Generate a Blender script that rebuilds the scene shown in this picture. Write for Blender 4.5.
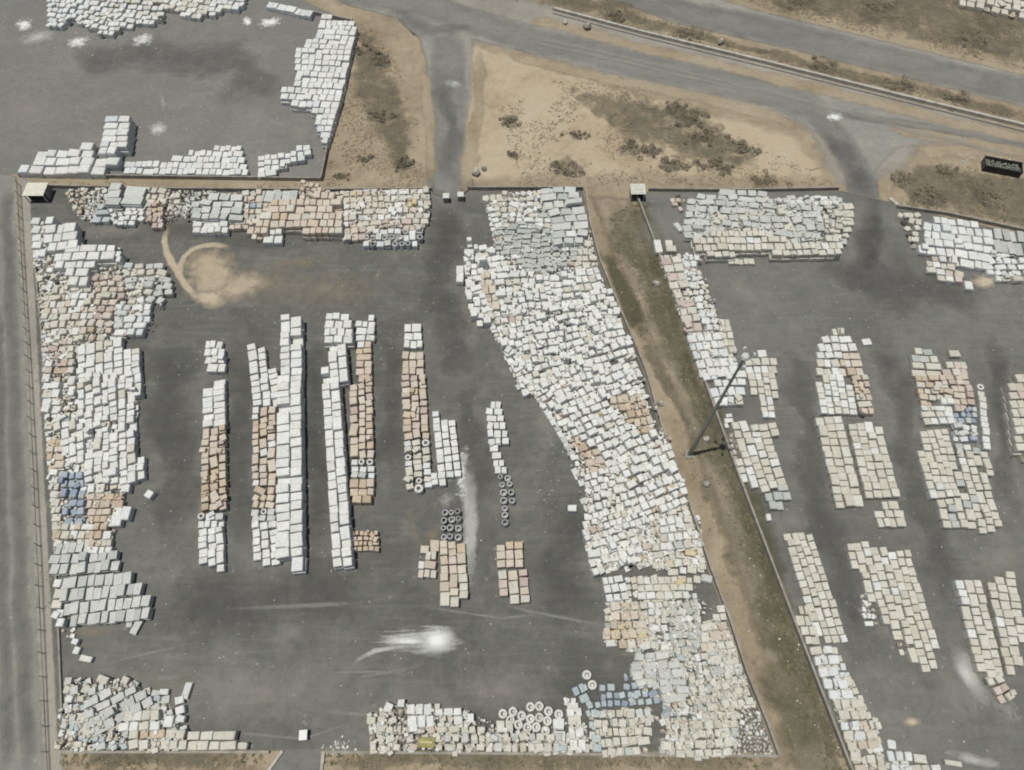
import bpy, math, random
import numpy as np
from mathutils import Vector, noise

# ------------------------------------------------------------------ camera, sky, sun, exposure
for o in list(bpy.data.objects):
    bpy.data.objects.remove(o)
scene = bpy.context.scene
COL = scene.collection
FPX, TILT, HC = 711.0, math.atan(380.0 / 711.0), 100.0     # focal length in pixels, tilt from straight down, metres up

cam_d = bpy.data.cameras.new('camera')
cam_d.sensor_width = 36.0
cam_d.lens = FPX / 1024.0 * 36.0
cam_d.clip_start = 0.5
cam_d.clip_end = 4000.0
cam = bpy.data.objects.new('camera', cam_d)
cam.location = (0, 0, HC)
cam.rotation_euler = (TILT, 0, 0)
COL.objects.link(cam)
scene.camera = cam

SUN_EL, SHADOW_AZ = math.radians(79.5), math.radians(14)      # shadows fall to the east, a little north
world = bpy.data.worlds.new('World')
scene.world = world
world.use_nodes = True
wn = world.node_tree
bg = wn.nodes['Background']
sky = wn.nodes.new('ShaderNodeTexSky')
sky.sky_type = 'NISHITA'
sky.sun_disc = False
sky.sun_elevation = SUN_EL
sky.sun_rotation = math.radians(270 - 14)
sky.dust_density = 2.5
wn.links.new(sky.outputs[0], bg.inputs[0])
bg.inputs[1].default_value = 0.05

sun_d = bpy.data.lights.new('sun', 'SUN')
sun_d.energy = 3.6
sun_d.angle = math.radians(0.55)
sun_d.color = (1.0, 0.965, 0.875)
sun = bpy.data.objects.new('sun', sun_d)
tv = Vector((math.cos(SUN_EL) * math.cos(SHADOW_AZ), math.cos(SUN_EL) * math.sin(SHADOW_AZ), -math.sin(SUN_EL)))
sun.rotation_euler = tv.to_track_quat('-Z', 'Y').to_euler()
sun.location = (-60, -20, 160)
COL.objects.link(sun)

scene.view_settings.view_transform = 'Standard'
scene.view_settings.look = 'None'
scene.view_settings.gamma = 1.0
scene.view_settings.use_curve_mapping = False
scene.view_settings.exposure = -0.06
scene.cycles.transparent_max_bounces = 48
scene.cycles.max_bounces = 5
scene.cycles.filter_width = 1.9

rng = random.Random(11)
nrng = np.random.default_rng(5)

# ------------------------------------------------------------------ pixel -> place
def at(x, y, z=0.0):
    dx, dy = (x - 512) / FPX, -(y - 385) / FPX
    c, s = math.cos(TILT), math.sin(TILT)
    wy, wz = dy * c + s, dy * s - c
    t = (z - HC) / wz
    return Vector((dx * t, wy * t, z))

def to_px(p):
    c, s = math.cos(TILT), math.sin(TILT)
    X, Y, Z = p[0], p[1], p[2] - HC
    yc, zc = Y * c + Z * s, -Y * s + Z * c
    return 512 + FPX * X / -zc, 385 - FPX * yc / -zc

# ------------------------------------------------------------------ materials
def new_mat(name, rough=0.9):
    m = bpy.data.materials.new(name)
    m.use_nodes = True
    nt = m.node_tree
    b = nt.nodes['Principled BSDF']
    b.inputs['Roughness'].default_value = rough
    b.inputs['Specular IOR Level'].default_value = 0.25
    return m, nt, b

def N(nt, t, **kw):
    n = nt.nodes.new(t)
    for k, v in kw.items():
        setattr(n, k, v)
    return n

def math_node(nt, op, a, b=None, clamp=False):
    n = N(nt, 'ShaderNodeMath', operation=op, use_clamp=clamp)
    for i, v in enumerate((a, b)):
        if v is None:
            continue
        if isinstance(v, (int, float)):
            n.inputs[i].default_value = v
        else:
            nt.links.new(v, n.inputs[i])
    return n.outputs[0]

def tex_noise(nt, vec, scale, detail=4, rough=0.55, dist=0.0):
    n = N(nt, 'ShaderNodeTexNoise')
    n.inputs['Scale'].default_value = scale
    n.inputs['Detail'].default_value = detail
    n.inputs['Roughness'].default_value = rough
    n.inputs['Distortion'].default_value = dist
    nt.links.new(vec, n.inputs['Vector'])
    return n.outputs['Fac']

def ramp(nt, fac, stops, interp='LINEAR'):
    r = N(nt, 'ShaderNodeValToRGB')
    r.color_ramp.interpolation = interp
    e = r.color_ramp.elements
    while len(e) < len(stops):
        e.new(0.5)
    for i, (p, c) in enumerate(stops):
        e[i].position = p
        e[i].color = (*c, 1) if len(c) == 3 else c
    nt.links.new(fac, r.inputs[0])
    return r.outputs[0]

def mix(nt, fac, a, b, mode='MIX'):
    n = N(nt, 'ShaderNodeMix', data_type='RGBA', blend_type=mode)
    for sock, v in ((n.inputs[0], fac), (n.inputs[6], a), (n.inputs[7], b)):
        if isinstance(v, (int, float)):
            sock.default_value = v
        elif isinstance(v, tuple):
            sock.default_value = (*v, 1)
        else:
            nt.links.new(v, sock)
    return n.outputs[2]

def wpos(nt):
    return N(nt, 'ShaderNodeNewGeometry').outputs['Position']

def maprange(nt, v, a, b, c=0.0, d=1.0):
    n = N(nt, 'ShaderNodeMapRange')
    n.inputs[1].default_value, n.inputs[2].default_value = a, b
    n.inputs[3].default_value, n.inputs[4].default_value = c, d
    nt.links.new(v, n.inputs[0])
    return n.outputs[0]

def sv(nt, vec, sx, sy, sz, rz=0.0):
    n = N(nt, 'ShaderNodeMapping')
    n.inputs['Scale'].default_value = (sx, sy, sz)
    n.inputs['Rotation'].default_value = (0, 0, rz)
    nt.links.new(vec, n.inputs['Vector'])
    return n.outputs[0]

def bump(nt, b, h, strength, dist):
    n = N(nt, 'ShaderNodeBump')
    n.inputs['Strength'].default_value = strength
    n.inputs['Distance'].default_value = dist
    nt.links.new(h, n.inputs['Height'])
    nt.links.new(n.outputs[0], b.inputs['Normal'])

def goods_mat(name, stops, dirt=(0.30, 0.27, 0.22), dirt_amt=0.35, rough=0.7, crease=0.5):
    """each bale takes its own tint from a per-object or per-face random number; grime and creases in world space"""
    m, nt, b = new_mat(name, rough)
    oi = N(nt, 'ShaderNodeObjectInfo').outputs['Random']
    at_ = N(nt, 'ShaderNodeAttribute', attribute_name='rnd').outputs['Fac']
    r = math_node(nt, 'FRACT', math_node(nt, 'ADD', oi, at_))
    col = ramp(nt, r, [(i / max(1, len(stops) - 1), s) for i, s in enumerate(stops)])
    p = wpos(nt)
    n1 = tex_noise(nt, p, 1.6, 5, 0.65)
    n2 = tex_noise(nt, p, 0.22, 3)
    f = math_node(nt, 'MULTIPLY', maprange(nt, n1, 0.48, 0.78), maprange(nt, n2, 0.3, 0.7, 0.35, 1.0))
    col = mix(nt, math_node(nt, 'MULTIPLY', f, dirt_amt), col, dirt)
    n3 = tex_noise(nt, p, 4.5, 3, 0.7, 1.2)
    col = mix(nt, maprange(nt, n3, 0.56, 0.74, 0, dirt_amt * 1.1), col, tuple(c * .75 for c in dirt))
    # folds and seams of the wrapping
    vo = N(nt, 'ShaderNodeTexVoronoi', feature='DISTANCE_TO_EDGE')
    vo.inputs['Scale'].default_value = 1.15
    nt.links.new(p, vo.inputs['Vector'])
    col = mix(nt, maprange(nt, vo.outputs['Distance'], .0, .06, .25, 0.0), col, tuple(c * .8 for c in dirt))
    nt.links.new(col, b.inputs['Base Color'])
    bump(nt, b, tex_noise(nt, p, 2.6, 4, 0.7, 0.8), crease, 0.25)
    return m

M = {}
M['white'] = goods_mat('white_film', [(.575, .59, .57), (.66, .675, .66), (.615, .625, .60), (.695, .71, .695), (.63, .65, .645)], dirt_amt=.4)
M['cool'] = goods_mat('cool_white_film', [(.59, .615, .62), (.65, .672, .675), (.54, .567, .575), (.68, .695, .69)], dirt_amt=.3)
M['cream'] = goods_mat('cream_wrap', [(.53, .515, .445), (.585, .575, .515), (.49, .475, .41), (.61, .60, .55), (.52, .50, .435)], dirt_amt=.45)
M['tan'] = goods_mat('tan_board', [(.51, .425, .32), (.55, .465, .36), (.46, .38, .29), (.58, .51, .41), (.40, .325, .245)], dirt=(.22, .17, .13), dirt_amt=.55)
M['peach'] = goods_mat('pale_tan_board', [(.53, .465, .385), (.57, .51, .435), (.48, .415, .34), (.60, .55, .48)], dirt_amt=.4)
M['pink'] = goods_mat('pink_mixed', [(.50, .42, .375), (.565, .50, .46), (.43, .345, .31), (.55, .485, .435)], dirt_amt=.5)
M['grey'] = goods_mat('grey_sheet', [(.465, .485, .468), (.525, .54, .522), (.42, .44, .428), (.565, .575, .555), (.495, .517, .503)], dirt=(.25, .24, .22), dirt_amt=.35)
M['sage'] = goods_mat('sage_sheet', [(.415, .44, .415), (.46, .48, .455), (.375, .405, .385), (.50, .51, .485)], dirt=(.25, .24, .22), dirt_amt=.4)
M['blue'] = goods_mat('blue_film', [(.27, .325, .395), (.34, .39, .455), (.40, .45, .50), (.23, .28, .355)], dirt=(.45, .50, .56), dirt_amt=.35, crease=.8)
M['teal'] = goods_mat('pale_blue_film', [(.42, .50, .53), (.47, .54, .55), (.40, .455, .47)], dirt_amt=.3, crease=.8)
M['yellow'] = goods_mat('yellow_wrap', [(.53, .45, .26), (.58, .51, .36)], dirt_amt=.35)
M['ring'] = goods_mat('ring_white', [(.58, .58, .55), (.64, .64, .615), (.53, .525, .49)], dirt_amt=.4)
M['gring'] = goods_mat('ring_grey', [(.40, .41, .41), (.50, .51, .51), (.34, .35, .35)], dirt=(.15, .15, .15), dirt_amt=.5)
M['rub'] = goods_mat('rubble_mixed', [(.52, .47, .39), (.62, .60, .55), (.40, .35, .29), (.66, .65, .62), (.46, .42, .36)], dirt_amt=.4)
M['dark'] = goods_mat('dark_scrap', [(.05, .05, .05), (.11, .10, .09), (.16, .14, .12)], dirt_amt=.4)

def soft_mat(name, colour_fn, edge_scale=0.7, edge_amt=0.9, rough=0.92, strength=1.0, stretch=None, lo=0.25, hi=0.75):
    """a sheet whose border breaks up: attribute 'alpha' (0 at the rim, 1 inside) plus noise decides where it covers"""
    m, nt, b = new_mat(name, rough)
    p = wpos(nt)
    colour_fn(nt, b, p)
    a = N(nt, 'ShaderNodeAttribute', attribute_name='alpha').outputs['Fac']
    q = p if stretch is None else sv(nt, p, *stretch)
    n1 = tex_noise(nt, q, edge_scale, 6, 0.65, 0.4)
    v = math_node(nt, 'ADD', a, math_node(nt, 'MULTIPLY', math_node(nt, 'SUBTRACT', n1, 0.5), edge_amt * 2))
    f = maprange(nt, v, lo, hi)
    f = math_node(nt, 'MULTIPLY', f, maprange(nt, a, 0.0, 0.12))
    f = math_node(nt, 'MULTIPLY', f, strength)
    # the cover is made of grains: each few centimetres are either covered or bare
    cell = N(nt, 'ShaderNodeVectorMath', operation='SNAP')
    cell.inputs[1].default_value = (.011, .011, 50.0)
    nt.links.new(p, cell.inputs[0])
    wn_ = N(nt, 'ShaderNodeTexWhiteNoise', noise_dimensions='2D')
    nt.links.new(cell.outputs[0], wn_.inputs['Vector'])
    f = math_node(nt, 'GREATER_THAN', f, wn_.outputs['Value'])
    tr = N(nt, 'ShaderNodeBsdfTransparent')
    ms = N(nt, 'ShaderNodeMixShader')
    nt.links.new(f, ms.inputs[0])
    nt.links.new(tr.outputs[0], ms.inputs[1])
    nt.links.new(b.outputs[0], ms.inputs[2])
    nt.links.new(ms.outputs[0], nt.nodes['Material Output'].inputs['Surface'])
    return m

def asphalt(base, light, dust=(.26, .245, .215), dust_amt=.5, dark=None, stretch=None):
    dark = dark or tuple(c * .72 for c in base)
    def fn(nt, b, p):
        q = p if stretch is None else sv(nt, p, *stretch)
        a1 = tex_noise(nt, q, 0.035, 5, 0.6, 0.6)
        a2 = tex_noise(nt, p, 0.28, 6, 0.65)
        a3 = tex_noise(nt, p, 3.2, 4, 0.7)
        a4 = tex_noise(nt, p, 0.13, 5, 0.7, 0.9)
        v_ = math_node(nt, 'ADD', math_node(nt, 'MULTIPLY', a1, .6), math_node(nt, 'MULTIPLY', a4, .4))
        col = ramp(nt, v_, [(.36, dark), (.5, base), (.66, light)])
        col = mix(nt, math_node(nt, 'MULTIPLY', maprange(nt, a2, .5, .8), dust_amt), col, dust)
        col = mix(nt, maprange(nt, a3, .3, .75, 0, .30), col, tuple(c * 1.7 for c in base))
        a5 = tex_noise(nt, p, 0.85, 5, 0.75)
        col = mix(nt, maprange(nt, a5, .5, .72, 0, .45), col, tuple(c * .62 for c in base))
        sc = tex_noise(nt, sv(nt, p, .10, 1.2, 1, .12), 1.0, 4, 0.6)
        col = mix(nt, maprange(nt, sc, .52, .75, 0, .22), col, dust)
        # small pale specks of broken film and grit
        vo = N(nt, 'ShaderNodeTexVoronoi')
        vo.inputs['Scale'].default_value = .55
        nt.links.new(p, vo.inputs['Vector'])
        col = mix(nt, maprange(nt, vo.outputs['Distance'], .05, .12, .28, 0.0), col, (.5, .49, .46))
        nt.links.new(col, b.inputs['Base Color'])
        bump(nt, b, a3, .25, .03)
    return fn

def soil(stops, s1=.07, s2=.6):
    def fn(nt, b, p):
        a1 = tex_noise(nt, p, s1, 6, .62, .5)
        a2 = tex_noise(nt, p, s2, 6, .7)
        v = math_node(nt, 'ADD', math_node(nt, 'MULTIPLY', a1, .6), math_node(nt, 'MULTIPLY', a2, .4))
        col = ramp(nt, v, [(.36 + .28 * i / (len(stops) - 1), c) for i, c in enumerate(stops)])
        a3 = tex_noise(nt, p, 3.0, 4, .7)
        col = mix(nt, maprange(nt, a3, .45, .75, 0, .35), col, tuple(c * .6 for c in stops[0]))
        nt.links.new(col, b.inputs['Base Color'])
        bump(nt, b, a2, .5, .25)
    return fn

def solid(name, fn, rough=.92):
    m, nt, b = new_mat(name, rough)
    fn(nt, b, wpos(nt))
    return m

SAND = soil([(.31, .25, .17), (.405, .34, .245), (.45, .39, .295)])
DIRT = soil([(.22, .178, .125), (.295, .245, .175), (.37, .315, .23)], .09, .5)
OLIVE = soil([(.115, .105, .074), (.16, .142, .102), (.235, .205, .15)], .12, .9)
M['ground'] = solid('dry_soil', DIRT)
M['sand'] = soft_mat('pale_sand', SAND, .25, .55)
M['strip'] = soft_mat('brown_strip_soil', soil([(.175, .15, .112), (.235, .20, .15), (.32, .275, .205)], .13, .6), .5, .6)
M['olivegreen'] = soft_mat('green_weedy_soil', soil([(.068, .07, .043), (.10, .098, .062), (.16, .145, .10)], .15, .8), .4, .9, strength=.9, lo=.15, hi=1.0)
M['sandfade'] = soft_mat('sand_drift', SAND, .5, .8, strength=.75)
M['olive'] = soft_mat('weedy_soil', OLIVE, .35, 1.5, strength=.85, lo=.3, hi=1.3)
M['yard'] = soft_mat('yard_asphalt', asphalt((.107, .1085, .100), (.160, .160, .146), dust_amt=.42, dark=(.066, .0665, .062)), .5, .35)
M['yard_n'] = soft_mat('grey_yard_asphalt', asphalt((.155, .155, .144), (.205, .204, .188), dust_amt=.4, dark=(.145, .146, .143)), .5, .35)
M['yard_e'] = soft_mat('dusty_yard_asphalt', asphalt((.127, .1285, .119), (.178, .178, .163), dust_amt=.3), .5, .35)
M['road'] = soft_mat('road_asphalt', asphalt((.225, .222, .205), (.30, .285, .25), dust_amt=.5, dust=(.33, .30, .25), dark=(.175, .175, .165), stretch=(.35, 2.2, 1, .26)), .3, .55)
M['wornroad'] = soft_mat('worn_asphalt', asphalt((.188, .188, .176), (.24, .236, .216), dust_amt=.4, dust=(.31, .285, .24), stretch=(.3, 2.0, 1, .26)), .25, .5, strength=.85, lo=.1, hi=.9)
M['slabroad'] = soft_mat('concrete_road', asphalt((.20, .198, .18), (.27, .264, .234), dust_amt=.5, dark=(.15, .151, .14), stretch=(2.2, .12, 1)), .3, .3)
M['dirtwash'] = soft_mat('dusty_verge', asphalt((.29, .275, .245), (.36, .34, .30), dust_amt=.4), .4, .6, strength=.9)
M['powder'] = soft_mat('white_powder', lambda nt, b, p: setattr(b.inputs['Base Color'], 'default_value', (.70, .71, .69, 1)), 1.1, 1.0, strength=.95, lo=.22, hi=.85)
M['powder_soft'] = soft_mat('drifted_white_powder', lambda nt, b, p: setattr(b.inputs['Base Color'], 'default_value', (.72, .735, .715, 1)), .5, .2, strength=.97, lo=.1, hi=.8)
M['powder_fan'] = soft_mat('streaked_white_powder', lambda nt, b, p: setattr(b.inputs['Base Color'], 'default_value', (.72, .735, .715, 1)), 1.0, .95, strength=.96, lo=.3, hi=1.05, stretch=(.16, 1.7, 1, .06))
M['powder_thin'] = soft_mat('thin_powder', lambda nt, b, p: setattr(b.inputs['Base Color'], 'default_value', (.60, .61, .585, 1)), .8, .6, strength=.55, lo=.2, hi=.9)
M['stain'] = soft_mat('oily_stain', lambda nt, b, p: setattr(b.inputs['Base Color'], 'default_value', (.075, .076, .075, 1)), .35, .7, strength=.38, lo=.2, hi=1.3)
M['paledust'] = soft_mat('pale_dust', lambda nt, b, p: setattr(b.inputs['Base Color'], 'default_value', (.34, .325, .295, 1)), .45, .7, strength=.5, lo=.2, hi=1.1)
M['reddust'] = soft_mat('ochre_dust', lambda nt, b, p: setattr(b.inputs['Base Color'], 'default_value', (.33, .275, .21, 1)), .6, .8, strength=.42, lo=.2, hi=1.1)
M['sealpatch'] = soft_mat('sandy_patch', soil([(.37, .31, .225), (.45, .39, .295), (.50, .44, .345)]), .5, .5, strength=.95, lo=.12, hi=.7)

def plain_mat(name, col, rough=.8, var=.25, scale=1.5, metal=0.0):
    m, nt, b = new_mat(name, rough)
    b.inputs['Metallic'].default_value = metal
    n1 = tex_noise(nt, wpos(nt), scale, 5, .65)
    c = ramp(nt, n1, [(.3, tuple(x * (1 - var) for x in col)), (.7, tuple(min(1, x * (1 + var)) for x in col))])
    nt.links.new(c, b.inputs['Base Color'])
    return m
M['wall'] = plain_mat('stained_concrete', (.27, .255, .225), .9, .3, .9)
M['kerb'] = plain_mat('pale_concrete', (.40, .385, .34), .9, .3, .9)
M['galv'] = plain_mat('galvanised_steel', (.24, .245, .245), .45, .15, 2., .5)
M['steel'] = plain_mat('dark_painted_steel', (.05, .053, .05), .5, .4, 3.)
M['roofw'] = plain_mat('painted_roof_sheet', (.60, .585, .50), .6, .12, 1.5)
M['roofg'] = plain_mat('weathered_roof_sheet', (.52, .52, .47), .6, .2, 1.5)
M['lamp'] = plain_mat('lamp_housing', (.56, .57, .56), .4, .08, 2.)
M['post'] = plain_mat('fence_post', (.27, .255, .23), .85, .25, 2.)
M['olivewrap'] = plain_mat('olive_tarp', (.27, .25, .10), .7, .25, 2.)

def veg_mat(name, stops):
    m, nt, b = new_mat(name, .95)
    a = N(nt, 'ShaderNodeAttribute', attribute_name='rnd').outputs['Fac']
    c = ramp(nt, a, [(i / (len(stops) - 1), s) for i, s in enumerate(stops)])
    nt.links.new(c, b.inputs['Base Color'])
    b.inputs['Specular IOR Level'].default_value = .1
    return m
M['scrub'] = veg_mat('dry_scrub', [(.14, .12, .085), (.20, .17, .12), (.28, .235, .165), (.36, .31, .22), (.19, .165, .11)])
M['bush'] = veg_mat('dull_bush_leaf', [(.18, .16, .12), (.235, .205, .155), (.30, .26, .195), (.20, .18, .132)])
M['grass'] = veg_mat('weedy_grass', [(.085, .09, .055), (.12, .118, .072), (.16, .145, .09), (.23, .20, .135)])
M['bark'] = plain_mat('bark', (.12, .09, .06), .95)

# ------------------------------------------------------------------ mesh helpers
def mesh(name, verts, faces, mat, parent=None, attr=None, alpha=None):
    me = bpy.data.meshes.new(name)
    me.from_pydata([tuple(map(float, v)) for v in verts], [], [tuple(f) for f in faces])
    me.materials.append(mat)
    if attr is not None:
        a = me.attributes.new('rnd', 'FLOAT', 'FACE')
        a.data.foreach_set('value', np.asarray(attr, dtype=np.float32))
    if alpha is not None:
        a = me.attributes.new('alpha', 'FLOAT', 'POINT')
        a.data.foreach_set('value', np.asarray(alpha, dtype=np.float32))
    o = bpy.data.objects.new(name, me)
    COL.objects.link(o)
    if parent is not None:
        o.parent = parent
    return o

def tag(o, label=None, cat=None, group=None, kind=None):
    for k, v in (('label', label), ('category', cat), ('group', group), ('kind', kind)):
        if v:
            o[k] = v
    return o

def empty(name, loc=(0, 0, 0), rz=0.0):
    o = bpy.data.objects.new(name, None)
    o.empty_display_size = .3
    COL.objects.link(o)
    o.location = loc
    o.rotation_euler = (0, 0, rz)
    return o

class MB:
    def __init__(s):
        s.v, s.f = [], []
    def add(s, V, F):
        k = len(s.v)
        s.v += [tuple(x) for x in V]
        s.f += [tuple(i + k for i in f) for f in F]
        return s
    def box(s, c, size, rz=0.0, taper=1.0):
        cx, cy, cz = c
        hx, hy, hz = (q / 2 for q in size)
        ca, sa = math.cos(rz), math.sin(rz)
        V = []
        for z, t in ((-hz, 1), (hz, taper)):
            for x, y in ((-hx, -hy), (hx, -hy), (hx, hy), (-hx, hy)):
                V.append((cx + (x * ca - y * sa) * t, cy + (x * sa + y * ca) * t, cz + z))
        return s.add(V, [(3, 2, 1, 0), (4, 5, 6, 7), (0, 1, 5, 4), (1, 2, 6, 5), (2, 3, 7, 6), (3, 0, 4, 7)])
    def tube(s, a, b, r0, r1=None, n=10, caps=True):
        r1 = r0 if r1 is None else r1
        a, b = Vector(a), Vector(b)
        d = (b - a).normalized()
        u = d.orthogonal().normalized()
        w = d.cross(u)
        V = []
        for p, r in ((a, r0), (b, r1)):
            for i in range(n):
                t = 2 * math.pi * i / n
                V.append(p + u * (r * math.cos(t)) + w * (r * math.sin(t)))
        F = [(i, (i + 1) % n, n + (i + 1) % n, n + i) for i in range(n)]
        if caps:
            F += [tuple(reversed(range(n))), tuple(range(n, 2 * n))]
        return s.add(V, F)
    def build(s, name, mat, parent=None):
        return mesh(name, s.v, s.f, mat, parent)

ZL = [0.004]
def soft_poly(name, pts, mat, label=None, kind='structure', rim=1.2, px=True, cat=None, z=None):
    """sheet with a rim band whose alpha runs 0 -> 1 inwards"""
    ZL[0] += 0.001
    z = ZL[0] if z is None else z
    P = [at(*p).xy if px else Vector(p[:2]) for p in pts]
    area = sum(P[i].x * P[(i + 1) % len(P)].y - P[(i + 1) % len(P)].x * P[i].y for i in range(len(P)))
    if area < 0:
        P.reverse()
    # resample so that the rim stays even
    Q = []
    for i in range(len(P)):
        a, b = P[i], P[(i + 1) % len(P)]
        k = max(1, int((b - a).length / 6))
        Q += [a.lerp(b, j / k) for j in range(k)]
    n = len(Q)
    inn = []
    for i in range(n):
        a, b, c = Q[i - 1], Q[i], Q[(i + 1) % n]
        e1, e2 = (b - a).normalized(), (c - b).normalized()
        n1, n2 = Vector((-e1.y, e1.x)), Vector((-e2.y, e2.x))
        m = n1 + n2
        m = m.normalized() if m.length > 1e-4 else n1
        inn.append(b + m * (rim / max(.5, m.dot(n1))))
    V = [(q.x, q.y, z) for q in Q] + [(q.x, q.y, z) for q in inn]
    F = [(i, (i + 1) % n, n + (i + 1) % n, n + i) for i in range(n)]
    from mathutils.geometry import tessellate_polygon
    for t in tessellate_polygon([[Vector((q.x, q.y, 0)) for q in inn]]):
        a, b, c = (inn[k] for k in t)
        t = t if (b - a).cross(c - a) > 0 else t[::-1]
        F.append(tuple(n + k for k in t))
    o = mesh(name, V, F, mat, alpha=[0.0] * n + [1.0] * n)
    return tag(o, label, cat, None, kind)

def soft_blob(name, cx, cy, rx, ry, rot, mat, label=None, cat=None):
    """ellipse on the ground; radii in pixels of the photograph, turned by rot degrees, fading outwards"""
    ZL[0] += 0.001
    rings, seg = 6, 36
    V, A, F = [], [], []
    cr, sr = math.cos(math.radians(rot)), math.sin(math.radians(rot))
    V.append(at(cx, cy, ZL[0])); A.append(1.0)
    for k in range(1, rings + 1):
        for i in range(seg):
            t = 2 * math.pi * i / seg
            x, y = rx * math.cos(t) * k / rings, ry * math.sin(t) * k / rings
            V.append(at(cx + x * cr - y * sr, cy + x * sr + y * cr, ZL[0]))
            A.append(1 - k / rings)
    for i in range(seg):
        F.append((0, 1 + (i + 1) % seg, 1 + i))
        for k in range(rings - 1):
            a, b = 1 + k * seg, 1 + (k + 1) * seg
            F.append((a + i, a + (i + 1) % seg, b + (i + 1) % seg, b + i))
    o = mesh(name, V, F, mat, alpha=A)
    return tag(o, label, cat, None, 'stuff')

def soft_line(name, pts, width, mat, label=None, cat=None, wob=1.0):
    """a drifting streak along a pixel polyline, width in metres"""
    ZL[0] += 0.001
    z = ZL[0]
    P = [at(*p).xy for p in pts]
    Q = []
    for i in range(len(P) - 1):
        k = max(2, int((P[i + 1] - P[i]).length / 1.5))
        Q += [P[i].lerp(P[i + 1], j / k) for j in range(k)]
    Q.append(P[-1])
    V, A, F = [], [], []
    for i, q in enumerate(Q):
        d = (Q[min(i + 1, len(Q) - 1)] - Q[max(i - 1, 0)]).normalized()
        nrm = Vector((-d.y, d.x))
        e = min(1, min(i, len(Q) - 1 - i) / 4)
        wv = width * (1 + .75 * wob * noise.noise(Vector((q.x * .22, q.y * .22, z * 900))))
        q = q + nrm * (.35 * wob * width * noise.noise(Vector((q.x * .12, q.y * .12, 7 + z * 500))))
        for k, (s, a) in enumerate(((-1, 0), (-.45, .8), (0, 1), (.45, .8), (1, 0))):
            w = q + nrm * s * wv * .5
            V.append((w.x, w.y, z)); A.append(a * e)
    for i in range(len(Q) - 1):
        for k in range(4):
            F.append((i * 5 + k, (i + 1) * 5 + k, (i + 1) * 5 + k + 1, i * 5 + k + 1))
    return tag(mesh(name, V, F, mat, alpha=A), label, cat, None, 'stuff')

# ------------------------------------------------------------------ the setting: ground, roads, yards
S = 1500.0
gv, gf, gn = [], [], 40
for j in range(gn + 1):
    for i in range(gn + 1):
        gv.append((-S + 2 * S * i / gn, -S + 2 * S * j / gn, 0))
for j in range(gn):
    for i in range(gn):
        k = j * (gn + 1) + i
        gf.append((k, k + 1, k + gn + 2, k + gn + 1))
tag(mesh('ground', gv, gf, M['ground']), 'dry brown soil around the storage yards', None, None, 'structure')

soft_poly('sandy_shoulder', [(398, 14), (475, 36), (640, 85), (800, 128), (836, 165), (846, 190), (640, 186), (585, 188), (476, 190), (420, 190), (418, 60)], M['sand'], 'pale sandy ground between the roads and yards', rim=5)
soft_poly('road_shoulder', [(330, -5), (520, -8), (760, 55), (1040, 130), (1040, 172), (985, 158), (930, 152), (900, 190), (830, 190), (800, 132), (600, 80), (470, 45), (395, 25)], M['dirtwash'], 'dusty shoulder along the road', rim=4)
soft_poly('verge', [(17, 175), (36, 180), (66, 752), (66, 790), (40, 790)], M['dirtwash'], 'dusty verge between the concrete road and the yard', rim=.8)

soft_poly('concrete_road', [(-60, 150), (19, 176), (52, 800), (-60, 800)], M['slabroad'], 'pale concrete road beside the fence', rim=.8)
soft_poly('main_road', [(300, -25), (330, -12), (430, -6), (512, 17), (768, 76), (900, 105), (1060, 143), (1060, 160), (960, 148), (900, 150), (880, 172), (884, 205), (846, 205), (842, 175), (827, 146), (800, 124), (768, 109), (620, 78), (512, 51), (476, 43), (474, 100), (458, 190), (456, 205), (432, 205), (428, 150), (422, 60), (416, 40), (396, 21), (340, 5)], M['road'], 'dusty grey road with two side roads into the yards', rim=1.6)
soft_poly('upper_road', [(590, -14), (622, 4), (672, 25), (768, 46), (1040, 113), (1040, 77), (768, 11), (718, -3), (690, -14)], M['road'], 'grey road in the upper corner', rim=1.5)

soft_poly('north_yard', [(-80, -40), (330, -40), (300, -2), (352, 22), (322, 180), (-80, 174)], M['yard_n'], 'grey asphalt yard at the top', rim=.8)
soft_poly('central_yard', [(28, 186), (300, 190), (430, 190), (458, 190), (584, 189), (590, 225), (600, 262), (618, 306), (645, 370), (662, 430), (690, 508), (709, 566), (729, 620), (746, 673), (766, 722), (777, 755), (56, 752)], M['yard'], 'dark asphalt yard enclosed by low walls', rim=.6)
soft_poly('east_yard', [(636, 191), (842, 190), (886, 200), (945, 216), (1080, 246), (1120, 820), (868, 820), (850, 772)], M['yard_e'], 'grey asphalt yard on the far side of the weedy strip', rim=.6)
soft_poly('entrance_ramp', [(282, 748), (322, 748), (320, 800), (255, 800)], M['yard_e'], 'asphalt ramp through the bottom wall', rim=.3)

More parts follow.
